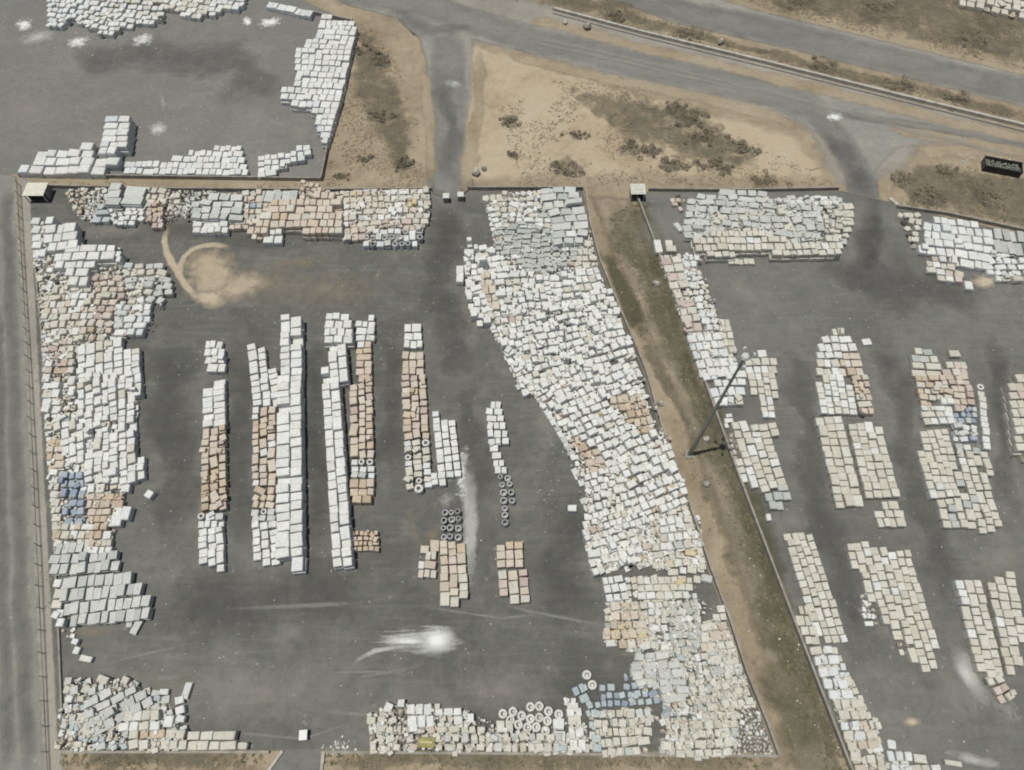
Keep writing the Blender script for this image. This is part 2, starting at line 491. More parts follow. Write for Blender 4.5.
for pts, w_ in (([(330, -8), (420, 4), (512, 34), (620, 60), (768, 93), (830, 112)], 9.5), ([(449, 30), (449, 70), (449, 110), (447, 150), (444, 215)], 8.6), ([(805, 106), (822, 120), (838, 138), (850, 156), (859, 175), (867, 210)], 7.0),
                ([(600, -14), (640, -2), (700, 16), (768, 30), (900, 62), (1050, 98)], 10.5), ([(830, 112), (930, 128), (1050, 152)], 3.0)):
    soft_line('road_wear', pts, w_, M['wornroad'], 'darker worn centre of the road', wob=.12)
for pts, w_ in (([(905, 150), (960, 150), (1000, 156), (1050, 166)], 6), ([(890, 160), (886, 180), (884, 205)], 4), ([(520, 16), (600, 37), (768, 77), (900, 109), (1050, 145)], 4.5), ([(500, 52), (620, 82), (768, 113), (810, 132)], 4.5), ([(480, 48), (478, 110), (466, 190)], 3.5), ([(424, 60), (430, 130), (432, 190)], 3.0), ([(880, 130), (960, 140), (1050, 158)], 4)):
    soft_line('sand_drift', pts, w_, M['sandfade'], 'sand drifting over the road edge', wob=.5)
soft_line('dark_lane', [(850, 160), (862, 190), (870, 225), (868, 265), (850, 300)], 6.5, M['stain'], 'dark worn curve into the far yard', wob=.3)
for pts, w_ in (([(6, 180), (13, 380), (20, 560), (28, 790)], 3.0), ([(-2, 300), (2, 500), (8, 790)], 2.5)):  # two darker bands running lengthwise down the concrete road
    soft_line('dark_lane', pts, w_, M['stain'], 'dark band along the concrete road', wob=.4)
# weedy soil patches
for pts in ([(583, 192), (600, 236), (640, 330), (700, 480), (770, 700), (792, 800), (868, 800), (845, 760), (770, 560), (690, 345), (634, 195)],):
    soft_poly('weedy_strip', pts, M['strip'], 'dry dirt strip between the two yards', rim=2.5)
def olive(pts, rim=2.0):
    soft_poly('weedy_soil', pts, M['olive'], 'patches of dark weeds on dry soil', 'stuff', rim=rim, cat=None)
for w_ in (6.5, 4.0):
    soft_line('weedy_soil', [(630, 200), (645, 245), (674, 325), (722, 455), (775, 600), (842, 790)], w_, M['olivegreen'], 'dark weeds along the strip wall')
soft_line('weedy_soil', [(622, 205), (628, 240), (650, 280), (668, 330)], 6, M['olivegreen'], 'dark weeds at the head of the strip')
soft_line('weedy_soil', [(640, 330), (672, 390), (700, 450), (722, 520), (745, 600)], 3, M['olive'], 'thin weeds down the strip')
soft_line('weedy_soil', [(604, 245), (620, 285), (645, 345)], 4.5, M['olivegreen'], 'dark weeds along the wall')
soft_line('weedy_soil', [(770, 640), (795, 710), (822, 800)], 8, M['olivegreen'], 'dark weeds along the strip')
olive([(560, 85), (640, 92), (700, 105), (745, 140), (770, 170), (720, 178), (680, 160), (640, 150), (600, 130)], 4)
olive([(350, 30), (372, 28), (392, 60), (412, 110), (418, 165), (400, 185), (385, 160), (360, 120), (345, 90)], 3)
soft_line('weedy_soil', [(600, 3), (640, 22), (768, 55), (1040, 121)], 4, M['olive'], 'dark weeds in the median')
olive([(690, -20), (770, 8), (900, 40), (1040, 72), (1040, -20)], 4)
soft_line('weedy_soil', [(500, -14), (560, -4), (610, 6), (650, 22)], 9, M['olive'], 'dark weeds above the barrier')
olive([(915, 160), (960, 168), (1040, 175), (1040, 232), (960, 216), (905, 205), (900, 185)], 2)
soft_line('weedy_soil', [(56, 758), (160, 758), (272, 758)], 3.5, M['olive'], 'dark weeds below the bottom wall')
soft_line('weedy_soil', [(322, 758), (560, 760), (790, 762)], 3.5, M['olive'], 'dark weeds below the bottom wall')

# ------------------------------------------------------------------ drifts, spills and stains on the asphalt
soft_blob('sandy_patch', 207, 264, 34, 22, -6, M['sealpatch'], 'round sandy patch on the dark asphalt')
soft_blob('sandy_patch', 214, 280, 40, 24, -10, M['sealpatch'], 'sandy drift filling the round patch')
soft_blob('sandy_patch', 240, 286, 48, 18, -14, M['sealpatch'], 'sandy drift beside the round patch')
soft_blob('sandy_patch', 212, 272, 36, 26, 0, M['sealpatch'], 'sandy middle of the round patch')
soft_blob('sandy_patch', 210, 298, 24, 14, 12, M['sealpatch'], 'sandy tail of the round patch')
soft_line('sand_trail', [(186, 292), (180, 278), (180, 266), (184, 257), (192, 250), (203, 246), (216, 245), (227, 247), (233, 254)], 1.4, M['sealpatch'], 'faint sand ring around the patch', wob=.4)
soft_line('sand_trail', [(172, 214), (168, 228), (165, 242), (168, 254), (174, 265), (180, 276), (187, 287), (197, 297), (210, 303)], 1.6, M['sealpatch'], 'curved sand trail', wob=.4)
soft_line('ochre_trail', [(390, 252), (384, 268), (372, 285), (362, 298)], 1.5, M['reddust'], 'ochre dust streak')
soft_line('ochre_trail', [(404, 262), (412, 280), (410, 295)], 1.8, M['reddust'], 'ochre dust streak')
soft_blob('ochre_dust', 270, 285, 60, 30, 0, M['reddust'], 'ochre dust around the sandy patch')
soft_blob('ochre_dust', 330, 290, 80, 26, 0, M['reddust'], 'ochre dust drift')
soft_blob('ochre_dust', 300, 262, 45, 10, -4, M['reddust'], 'ochre dust drift')
soft_blob('powder_spill', 437, 640, 25, 17, -4, M['powder_soft'], 'bright core of the powder spill')
soft_blob('powder_spill', 436, 640, 32, 20, -4, M['powder_fan'], 'streaked body of the powder spill')
soft_blob('powder_spill', 432, 641, 36, 23, -4, M['powder_fan'], 'white powder spilled on the asphalt')
for k_, pts_ in enumerate(([(436, 636), (410, 637), (388, 637), (364, 633)], [(440, 646), (412, 646), (392, 648), (374, 651), (358, 660), (348, 668)])):
    soft_line('powder_streak', pts_, .9, M['powder_thin'], 'thin powder streak trailing from the spill', wob=.2)
soft_blob('powder_spill', 412, 641, 52, 17, 3, M['powder_fan'], 'thin white powder around the spill')
soft_line('powder_trail', [(461, 440), (465, 460), (468, 480), (470, 505), (471, 535), (471, 570), (470, 600)], 3.4, M['powder_thin'], 'white powder trail beside the coils')
soft_blob('powder_spill', 463, 472, 9, 36, 6, M['powder'], 'white powder beside the white bales')
soft_line('powder_trail', [(456, 485), (445, 497), (425, 502)], 3.0, M['powder_thin'], 'white powder trail')
soft_blob('powder_spill', 158, 129, 12, 9, 0, M['powder'], 'small white powder spill')
soft_line('powder_streak', [(161, 90), (163, 105), (163, 118)], 1.3, M['powder_thin'], 'powder drips')
for x, y, a, b in ((38, 37, 24, 9), (24, 25, 12, 8), (78, 42, 14, 8), (143, 40, 16, 8), (270, 22, 16, 6), (247, 21, 7, 7)):
    soft_blob('powder_spill', x, y, a, b, -12, M['powder'] if a < 20 else M['powder_thin'], 'scattered white powder near the bales')
soft_blob('powder_spill', 835, 117, 11, 6, 5, M['powder'], 'small white spill on the road')
soft_line('powder_trail', [(962, 640), (966, 664), (978, 688), (998, 706)], 3.6, M['powder_soft'], 'white powder along the row end')
soft_line('powder_trail', [(862, 590), (866, 612), (870, 632)], 3.0, M['powder'], 'white powder by the bales')
soft_line('powder_trail', [(985, 690), (1005, 712), (1030, 720)], 4, M['powder_thin'], 'thin powder trail')
soft_blob('powder_spill', 975, 760, 40, 8, 14, M['powder_thin'], 'thin powder drift')
soft_blob('powder_spill', 452, 84, 16, 5, 5, M['powder_thin'], 'pale mark on the road')
soft_blob('ochre_dust', 912, 722, 12, 6, 0, M['sealpatch'], 'ochre spot on the asphalt')
soft_line('ochre_trail', [(404, 494), (412, 520), (420, 545), (432, 552)], 1.6, M['reddust'], 'ochre dust streak')
soft_blob('ochre_dust', 432, 536, 16, 12, 0, M['reddust'], 'ochre dust by the coils')
soft_blob('ochre_dust', 200, 525, 8, 50, 0, M['reddust'], 'ochre dust beside the tan row')
soft_blob('ochre_dust', 170, 680, 30, 14, 0, M['reddust'], 'ochre dust drift')
soft_blob('ochre_dust', 95, 632, 26, 9, 0, M['reddust'], 'ochre dust under the grey slabs')
soft_blob('ochre_dust', 983, 282, 20, 9, 0, M['sealpatch'], 'sandy drift by the white bales')
soft_blob('rubble_dust', 758, 735, 26, 34, -20, M['paledust'], 'pale rubble dust in the yard corner')
soft_blob('ochre_dust', 545, 410, 20, 60, 0, M['paledust'], 'dust')
# darker traffic lanes and paler dusty flats
for pts, w in (([(468, 380), (470, 450), (474, 520)], 6), ([(172, 330), (172, 450), (176, 560)], 9), ([(238, 330), (240, 450), (242, 560)], 6), ([(314, 330), (316, 560)], 6),
               ([(390, 330), (392, 420), (396, 480)], 5), ([(150, 600), (250, 606), (380, 600)], 10), ([(550, 480), (560, 570), (590, 640)], 9), ([(440, 200), (450, 260), (446, 330), (470, 390)], 9),
               ([(130, 225), (200, 235), (300, 245)], 5), ([(796, 340), (806, 430), (826, 520), (850, 600), (880, 680)], 6), ([(880, 330), (905, 430), (935, 540), (955, 620)], 6.5),
               ([(1000, 330), (1004, 440), (1015, 520)], 5), ([(800, 270), (900, 280), (1000, 300)], 12), ([(866, 190), (872, 230), (870, 280)], 5), ([(900, 650), (930, 690), (970, 730)], 7),
               ([(448, 70), (450, 130), (446, 190)], 5), ([(820, 120), (845, 150), (862, 190)], 6), ([(380, 10), (430, 30), (480, 30)], 6), ([(200, 40), (250, 60), (240, 110)], 16), ([(60, 60), (150, 55), (230, 60)], 12)):
    soft_line('dark_lane', pts, w, M['stain'], 'dark worn traffic lane on asphalt')
for x, y, a, b, r in ((250, 690, 190, 45, 0), (500, 690, 80, 40, 0), (480, 300, 30, 60, 10), (110, 230, 60, 12, 0), (740, 290, 60, 20, 20), (860, 210, 20, 40, 10), (960, 690, 70, 60, 30),
                      (790, 520, 30, 20, 0), (30, 110, 70, 60, 0), (170, 140, 70, 30, 0), (100, 140, 70, 20, 0), (300, 130, 20, 30, 0), (740, 440, 30, 16, 10), (660, 230, 40, 30, 0), (1000, 560, 40, 30, 0), (720, 615, 20, 30, 0)):
    soft_blob('dust_film', x, y, a, b, r, M['paledust'], 'thin pale dust on asphalt')
for pts, w in (([(520, 40), (640, 66), (760, 94)], 1.2), ([(520, 34), (660, 66), (800, 100), (900, 128)], 1.6), ([(860, 118), (930, 135), (1030, 160)], 2.2), ([(836, 112), (930, 128), (1030, 146)], 2.2), ([(536, 46), (545, 20)], 1.2)):
    soft_line('tyre_track', pts, w, M['paledust'], 'pale tyre track on the road')
for i in range(9):
    x0, y0 = rng.uniform(80, 560), rng.uniform(600, 730)
    soft_line('tyre_track', [(x0, y0), (x0 + rng.uniform(30, 90), y0 + rng.uniform(-14, 14)), (x0 + rng.uniform(100, 170), y0 + rng.uniform(-30, 30))], rng.uniform(.4, .8), M['paledust'], 'faint tyre track on asphalt', wob=.3)
for x, y in ((30, 0), (24, 0), (6, 0)):
    pass

# ------------------------------------------------------------------ walls, kerbs, median
def wall(name, pts, t, h, mat, label, cat='wall'):
    P = [at(*p).xy for p in pts]
    L, R = [], []
    for i, q in enumerate(P):
        d = (P[min(i + 1, len(P) - 1)] - P[max(i - 1, 0)]).normalized()
        n = Vector((-d.y, d.x)) * t / 2
        L.append(q + n); R.append(q - n)
    V = []
    for l, r in zip(L, R):
        V += [(l.x, l.y, -.2), (r.x, r.y, -.2), (r.x, r.y, h), (l.x, l.y, h)]
    F = []
    for i in range(len(P) - 1):
        a, b = i * 4, i * 4 + 4
        F += [(a + k, a + (k + 1) % 4, b + (k + 1) % 4, b + k) for k in range(4)]
    F += [(3, 2, 1, 0), tuple(len(V) - 4 + k for k in range(4))]
    F = [f[::-1] for f in F]
    return tag(mesh(name, V, F, mat), label, cat)
wall('yard_wall', [(585, 192), (590, 225), (600, 262), (618, 306), (645, 370), (662, 430), (690, 508), (709, 566), (729, 620), (746, 673), (766, 722), (778, 756)], .28, .75, M['wall'], 'low concrete wall between the white bale mass and the weedy strip')
wall('yard_wall', [(634, 192), (651, 236), (690, 345), (735, 470), (790, 615), (852, 776), (868, 815)], .28, .95, M['wall'], 'low concrete wall on the far side of the weedy strip')
wall('yard_wall', [(52, 752), (270, 752)], .3, .5, M['wall'], 'low concrete wall below the small heap, ending at the ramp')
wall('yard_wall', [(325, 752), (560, 754), (778, 756)], .3, .5, M['wall'], 'low concrete wall along the bottom below the coils')
wall('yard_wall', [(46, 188), (180, 191), (320, 192), (432, 191)], .25, .9, M['wall'], 'low wall behind the tan bales, along the top of the central yard')
wall('yard_wall', [(468, 190), (583, 190)], .25, .9, M['wall'], 'short low wall between the gate and the weedy strip')
wall('yard_wall', [(20, 177), (180, 179), (322, 181)], .25, .9, M['wall'], 'low wall in front of the row of white bales in the top yard')
wall('yard_wall', [(353, 22), (338, 100), (322, 181)], .25, 1.1, M['wall'], 'low wall beside the white mass, edge of the dry triangle')
wall('yard_wall', [(648, 191), (740, 192), (838, 190)], .25, .8, M['wall'], 'low wall behind the wide grey slab stack')
wall('yard_wall', [(896, 208), (945, 215), (1060, 240)], .25, .8, M['wall'], 'low wall behind the white bales by the dark skip')
wall('yard_wall', [(268, 6), (310, 14), (353, 23)], .25, .9, M['wall'], 'low wall above the white mass, along the road')
wall('median_barrier', [(553, 10), (640, 33), (768, 64), (900, 97), (1040, 131)], .55, .7, M['kerb'], 'long pale concrete median barrier between the two roads', 'barrier')
wall('pipe_run', [(553, 13.5), (640, 36.5), (768, 68), (900, 101), (1040, 135.5)], .3, .25, M['post'], 'thin dark pipe lying along the median barrier', 'pipe')
wall('ramp_kerb', [(283, 751), (262, 780), (256, 800)], .35, .3, M['kerb'], 'slanting concrete kerb on the ramp side nearest the fence', 'kerb')
wall('ramp_kerb', [(324, 752), (318, 800)], .35, .3, M['kerb'], 'upright concrete kerb on the ramp side nearest the coils', 'kerb')
wall('inner_kerb', [(33, 235), (42, 330), (52, 480), (59, 620), (64, 745)], .22, .35, M['wall'], 'thin concrete kerb between the fence and the stacked goods', 'kerb')
wall('road_kerb', [(15, 180), (28, 373), (36, 560), (45, 750), (48, 800)], .4, .14, M['wall'], 'pale kerb along the concrete road', 'kerb')

# wire fence beside the concrete road: posts and wires are parts
fr = empty('wire_fence', at(19, 190))
FP = [at(x, y) for x, y in ((20, 186), (25, 280), (31, 373), (41, 566), (48, 752), (50, 800))]
inv = -fr.location
pmb = MB().box((0, 0, .8), (.10, .10, 1.6), 0, .8)
post_me = None
wires = MB()
dist = 0
for i in range(len(FP) - 1):
    a, b = FP[i], FP[i + 1]
    k = max(1, round((b - a).length / 2.9))
    for j in range(k):
        p = a.lerp(b, j / k) + inv
        if post_me is None:
            o = pmb.build('post', M['post'], fr)
            post_me = o.data
        else:
            o = bpy.data.objects.new('post', post_me)
            COL.objects.link(o)
            o.parent = fr
        o.location = (p.x, p.y, 0)
        o.rotation_euler = (rng.uniform(-.04, .04), rng.uniform(-.04, .04), rng.uniform(-.1, .1))
    for h in (.25, .55, .85, 1.15, 1.45):
        wires.tube(a + inv + Vector((0, 0, h)), b + inv + Vector((0, 0, h)), .018, None, 4, False)
tag(wires.build('wire', M['post'], fr), kind='stuff')
tag(fr, 'long wire fence on leaning posts beside the concrete road', 'fence')

# ------------------------------------------------------------------ goods: shapes
def ring_box(seed, rings, jit, n=4):
    """stacked rings of n corners: (z, inset) from the bottom up, closed by a top face"""
    r = random.Random(seed)
    if n == 4:
        base = [(-.5, -.5), (.5, -.5), (.5, .5), (-.5, .5)]
    else:
        k = .39
        base = [(-k, -.5), (k, -.5), (.5, -k), (.5, k), (k, .5), (-k, .5), (-.5, k), (-.5, -k)]
    cj = [(r.uniform(-jit, jit), r.uniform(-jit, jit)) for _ in base]
    V, F = [], []
    for z, ins in rings:
        for (x, y), (jx, jy) in zip(base, cj):
            s = 1 - 2 * ins
            V.append((x * s + jx + r.uniform(-jit, jit) * .3, y * s + jy + r.uniform(-jit, jit) * .3, z + (r.uniform(-jit, jit) * .5 if z > .5 else 0)))
    m = len(base)
    for k in range(len(rings) - 1):
        for i in range(m):
            F.append((k * m + i, k * m + (i + 1) % m, (k + 1) * m + (i + 1) % m, (k + 1) * m + i))
    F.append(tuple((len(rings) - 1) * m + i for i in range(m)))
    return np.array(V), F

def coil_shape(seed, hole=.42, n=14):
    V, F = [], []
    prof = [(0, .97), (.5, 1.0), (.92, .97), (1.0, .86), (1.0, hole + .08), (.9, hole), (.05, hole)]
    r = random.Random(seed)
    for z, rad in prof:
        for i in range(n):
            t = 2 * math.pi * i / n
            q = rad * .5 * (1 + r.uniform(-.03, .03))
            V.append((q * math.cos(t), q * math.sin(t), z))
    for k in range(len(prof) - 1):
        for i in range(n):
            F.append((k * n + i, k * n + (i + 1) % n, (k + 1) * n + (i + 1) % n, (k + 1) * n + i))
    F.append(tuple((len(prof) - 1) * n + i for i in range(n)))
    return np.array(V), F

def chunk_shape(seed):
    r = random.Random(seed)
    V = []
    n = 5
    for z, s in ((0, .9), (.55, 1.0), (.95, .6)):
        for i in range(n):
            t = 2 * math.pi * (i + .3 * r.random()) / n
            q = .5 * s * r.uniform(.7, 1.15)
            V.append((q * math.cos(t), q * math.sin(t), z * r.uniform(.8, 1.15)))
    F = []
    for k in range(2):
        for i in range(n):
            F.append((k * n + i, k * n + (i + 1) % n, (k + 1) * n + (i + 1) % n, (k + 1) * n + i))
    F.append(tuple(2 * n + i for i in range(n)))
    return np.array(V), F

SHAPES = {
    'bale': [ring_box(10 + i, [(0, .012), (.5, -.01), (.92, .0), (1.0, .055)], .032) for i in range(7)],
    'sack': [ring_box(30 + i, [(0, .03), (.5, -.01), (.9, .012), (1.0, .085)], .035, 8) for i in range(7)],
    'slab': [ring_box(50 + i, [(0, .03), (.48, -.02), (.52, .02), (.96, .0), (1.0, .02)], .055) for i in range(8)],
    'coil': [coil_shape(70 + i) for i in range(3)],
    'gcoil': [coil_shape(80 + i, .56, 8) for i in range(3)],
    'chunk': [chunk_shape(90 + i) for i in range(8)],
}
# what each colour is called: object name, words for the label, category
KINDS = {
    'white': ('white_bale', 'white bale', 'bale'), 'cool': ('bluish_white_bale', 'bluish white bale', 'bale'),
    'cream': ('cream_bale', 'cream bale', 'bale'), 'tan': ('tan_bale', 'tan bale', 'bale'), 'peach': ('pale_tan_bale', 'pale tan bale', 'bale'),
    'pink': ('pink_bale', 'pinkish bale', 'bale'), 'grey': ('grey_sheet_bundle', 'grey sheet bundle', 'sheet bundle'),
    'sage': ('greenish_sheet_bundle', 'greenish grey bundle', 'sheet bundle'), 'blue': ('blue_bale', 'blue bale', 'bale'),
    'teal': ('pale_blue_bale', 'pale blue bale', 'bale'), 'yellow': ('yellow_bale', 'yellow bale', 'bale'),
    'ring': ('white_coil', 'white ring coil', 'coil'), 'gring': ('grey_coil', 'grey ring coil', 'coil'),
    'rub': ('rubble', 'rubble piece', 'rubble'), 'dark': ('dark_scrap', 'dark scrap piece', 'scrap'),
}
ITEMS = []          # dicts: kind, shape, variant, loc, size, rot, px area, row, col, phrase
LOWER = []          # tiers below the top one and everything that is only mass

ORD = ['', 'first', 'second', 'third', 'fourth', 'fifth', 'sixth', 'seventh', 'eighth', 'ninth', 'tenth', 'eleventh', 'twelfth', 'thirteenth', 'fourteenth', 'fifteenth',
       'sixteenth', 'seventeenth', 'eighteenth', 'nineteenth', 'twentieth']
TENS = {2: 'twenty', 3: 'thirty', 4: 'forty', 5: 'fifty', 6: 'sixty', 7: 'seventy'}
def ordinal(n):
    if n < len(ORD):
        return ORD[n]
    return TENS.get(n // 10, 'ninety') + ('ieth' if n % 10 == 0 else '-' + ORD[n % 10])

CROP = {'11': (0, 0), '12': (256, 0), '13': (512, 0), '14': (768, 0),
        '21': (0, 180), '22': (256, 180), '23': (440, 180), '24': (620, 180), '25': (768, 180),
        '31': (0, 373), '32': (180, 373), '33': (380, 373), '34': (540, 373), '35': (768, 373),
        '41': (0, 577), '42': (180, 577), '43': (360, 577), '44': (540, 577), '45': (768, 577), 'F': (0, 0)}
CS = 256 / 1021.0
def cpx(c, p):
    k = 1.0 if c == 'F' else CS
    return CROP[c][0] + p[0] * k, CROP[c][1] + p[1] * k

REGIONS = []
def inside(poly, x, y):
    r = False
    for i in range(len(poly)):
        x1, y1 = poly[i]
        x2, y2 = poly[i - 1]
        if (y1 > y) != (y2 > y) and x < (x2 - x1) * (y - y1) / (y2 - y1) + x1:
            r = not r
    return r

def pick(pal, p, cluster, sc=.28):
    ks = list(pal)
    tot = sum(pal.values())
    n = noise.noise(Vector((p.x * sc + 31, p.y * sc - 17, 3.3)))
    u = min(.999, max(0, .5 + n * .85)) if rng.random() < cluster else rng.random()
    acc = 0
    for k in ks:
        acc += pal[k] / tot
        if u < acc:
            return k
    return ks[-1]

def R(c, pts, pal, phrase, w=1.15, d=1.15, h=1.1, tiers=1, ang=0.0, j=.3, shape=None, hole=.0, long=.1, cluster=.5, hv=.13, cut=None, flat=False, step=.0):
    """fill a traced outline (of the top faces) with rows of goods; ang = direction of the rows in the picture, degrees down to the right"""
    if isinstance(pal, str):
        pal = {pal: 1}
    top = h * tiers
    full = [cpx(c, p) for p in pts]
    P = [at(x, y, top) for x, y in full]
    cx, cy = sum(p[0] for p in full) / len(full), sum(p[1] for p in full) / len(full)
    a0 = at(cx, cy, top)
    a1 = at(cx + 10 * math.cos(math.radians(ang)), cy + 10 * math.sin(math.radians(ang)), top)
    U = (a1 - a0).xy.normalized()
    Vv = Vector((U.y, -U.x))                       # towards the camera
    L = [((p - a0).xy.dot(U), (p - a0).xy.dot(Vv)) for p in P]
    cuts = [[((at(*cpx(c, q), top) - a0).xy.dot(U), (at(*cpx(c, q), top) - a0).xy.dot(Vv)) for q in cc] for cc in (cut or [])]
    v0, v1 = min(l[1] for l in L), max(l[1] for l in L)
    nrow = max(1, round((v1 - v0) / d))
    dd = (v1 - v0) / nrow
    rows = []
    edges = [0.0]
    for i in range(nrow):
        edges.append(edges[-1] + dd * rng.uniform(.86, 1.14))
    edges = [e * (v1 - v0) / edges[-1] + v0 for e in edges]
    for i in range(nrow):
        va, vb = edges[i], edges[i + 1]
        vm = (va + vb) / 2
        xs = []
        for k in range(len(L)):
            (x1, y1), (x2, y2) = L[k], L[(k + 1) % len(L)]
            if (y1 > vm) != (y2 > vm):
                xs.append(x1 + (x2 - x1) * (vm - y1) / (y2 - y1))
        xs.sort()
        row = []
        for a, b in zip(xs[::2], xs[1::2]):
            if b - a < w * .45:
                continue
            ws = []
            while sum(ws) < (b - a) - w * .4:
                ws.append(w * (rng.uniform(1.5, 1.9) if rng.random() < long else rng.uniform(.82, 1.2)))
            k = (b - a) / sum(ws)
            u = a
            for q in ws:
                q *= k
                row.append((u + q / 2, vm + rng.uniform(-1, 1) * j * .12, q, vb - va))
                u += q
        rows.append(row)
    rot0 = math.atan2(U.y, U.x)
    rr = 0
    for row in rows:
        if not row:
            continue
        rr += 1
        col = 0
        for (u, v, bw, bd) in row:
            if rng.random() < hole or any(inside(cc, u, v) for cc in cuts):
                continue
            col += 1
            p2 = a0.xy + U * (u + rng.uniform(-1, 1) * j * .1) + Vv * v
            kind = pick(pal, p2, cluster)
            sh = shape or {'grey': 'slab', 'sage': 'slab', 'ring': 'coil', 'gring': 'gcoil', 'blue': 'sack', 'teal': 'sack', 'rub': 'chunk', 'dark': 'chunk'}.get(kind, 'bale')
            if sh == 'bale' and j > .55 and rng.random() < .5:
                sh = 'sack'
            rz = rot0 + rng.gauss(0, 1) * math.radians(1.2 + 17 * j * j)
            rz += noise.noise(Vector((p2.x * .13, p2.y * .13, 50.))) * .55 * min(.6, j) + noise.noise(Vector((p2.x * .5, p2.y * .5, 80.))) * .5 * max(0, j - .25)
            if sh == 'chunk':
                rz = rng.uniform(0, 6.28)
            hh = h * (1 + rng.gauss(0, hv))
            tt = tiers
            if tiers > 1 and rng.random() < step:
                tt = tiers - 1
            g = .03 + .07 * min(1, j * 2) + (.02 if j > .4 else 0)
            sz = (bw * (rng.uniform(.93, .985) - g), bd * (rng.uniform(.91, .98) - g), hh)
            if sh in ('coil', 'gcoil'):
                q = min(bw, bd) * .96
                sz = (q, q, hh)
            tl = (.07 * max(0, j - .25)) if sh in ('bale', 'sack') else (.0 if sh == 'coil' else .05)
            if sh == 'slab':
                tl = .035 + .05 * j
            it = dict(kind=kind, shape=sh, var=rng.randrange(len(SHAPES[sh])), loc=(p2.x, p2.y, h * (tt - 1)), size=sz,
                      rot=(rng.gauss(0, tl), rng.gauss(0, tl), rz), row=rr, col=col, phrase=phrase, down=abs(ang) > 45)
            (LOWER if flat else ITEMS).append(it)
            if j >= .3 and sh in ('bale', 'sack', 'slab') and rng.random() < (.05 if j < .4 else .11):
                LOWER.append(dict(kind=kind, shape=sh, var=rng.randrange(7), loc=(p2.x + rng.uniform(-.4, .4), p2.y + rng.uniform(-.4, .4), h * (tt - 1) + hh * .97),
                                  size=(sz[0] * rng.uniform(.6, .95), sz[1] * rng.uniform(.6, .95), hh * rng.uniform(.25, .7)), rot=(0, 0, rz + rng.gauss(0, .3)), row=0, col=0, phrase=''))
            for t in range(tt - 1):
                LOWER.append(dict(kind=kind, shape='bale' if sh != 'slab' else 'slab', var=rng.randrange(7), loc=(p2.x + rng.gauss(0, .04), p2.y + rng.gauss(0, .04), h * t),
                                  size=(bw * .97, bd * .97, h * .99), rot=(0, 0, rz + rng.gauss(0, .02)), row=0, col=0, phrase=''))

def rect(x0, y0, x1, y1):
    return [(x0, y0), (x1, y0), (x1, y1), (x0, y1)]

# a few palettes
W = {'white': 1}
WC = {'white': .75, 'cream': .25}
CW = {'cream': .7, 'white': .3}
MIX = {'white': .3, 'cream': .28, 'peach': .16, 'pink': .16, 'yellow': .06, 'grey': .05}
TANM = {'tan': .5, 'peach': .3, 'pink': .12, 'cream': .1}
WCOOL = {'white': .55, 'cool': .45}

# ---- north yard
R('11', [(188, -20), (335, -20), (330, 95), (285, 75), (245, 108), (185, 95)], {'cool': .7, 'white': .3}, 'heap with powder spills, top corner', w=1.35, d=1.5, j=.6, ang=4)
R('11', [(335, -20), (560, -20), (660, 40), (645, 85), (500, 105), (440, 140), (385, 125), (330, 95)], {'white': .6, 'cool': .2, 'cream': .2}, 'top heap, bulging middle', w=1.35, d=1.5, j=.5, ang=5)
R('11', [(560, -20), (850, -20), (825, 50), (790, 72), (665, 38)], CW, 'top heap, cream side', w=1.3, d=1.5, j=.2, ang=8)
R('11', [(850, -20), (985, -20), (970, 30), (890, 38), (850, 62), (825, 48)], {'cool': .5, 'white': .5}, 'top heap, end towards the road', w=1.3, d=1.4, j=.3, ang=6)
R('12', [(45, 4), (150, 30), (225, 44), (225, 68), (145, 52), (45, 24)], WCOOL, 'thin row along the top wall', w=1.3, d=1.8, j=.2, ang=13)
R('12', [(262, 55), (405, 95), (340, 390), (285, 570), (262, 570), (265, 540), (250, 530), (235, 490), (240, 440), (140, 430), (140, 405), (97, 385), (100, 350), (150, 345), (160, 290), (180, 285), (155, 270), (155, 200), (190, 185), (200, 150), (235, 150)], {'white': .85, 'cool': .15}, 'white mass against the dry triangle', w=1.45, d=1.7, tiers=2, h=.85, j=.18, ang=3)
R('12', [(5, 610), (105, 610), (215, 575), (225, 620), (150, 650), (100, 670), (70, 700), (5, 695)], {'white': .7, 'cool': .3}, 'short end of the top yard row', w=1.35, d=1.6, j=.3, ang=-6)
R('11', [(495, 645), (680, 650), (685, 625), (750, 620), (755, 600), (850, 600), (855, 580), (960, 580), (990, 690), (740, 695), (495, 690)], {'white': .8, 'cool': .2}, 'low row along the top yard wall', w=1.2, d=1.5, h=.9, j=.15, ang=1)
R('11', [(75, 655), (130, 655), (138, 608), (190, 608), (200, 590), (318, 590), (320, 565), (372, 565), (372, 620), (425, 625), (430, 615), (478, 615), (478, 658), (420, 660), (420, 692), (255, 692), (130, 684), (75, 684)], {'white': .6, 'cool': .4}, 'big stack near the shelter roof', w=2.5, d=2.2, h=1.5, j=.12, ang=1, long=0, shape='bale')
R('11', [(420, 462), (520, 465), (505, 590), (390, 612)], {'white': .6, 'cool': .4}, 'tall double stack in the top yard', w=2.3, d=1.6, h=1.3, tiers=2, j=.1, ang=0, long=0, shape='bale')
R('14', [(755, -20), (1040, -20), (1040, 65), (940, 48), (850, 30), (770, 18)], {'cream': .7, 'rub': .3}, 'field beyond the upper road', w=1.7, d=2.2, j=.45, ang=12)

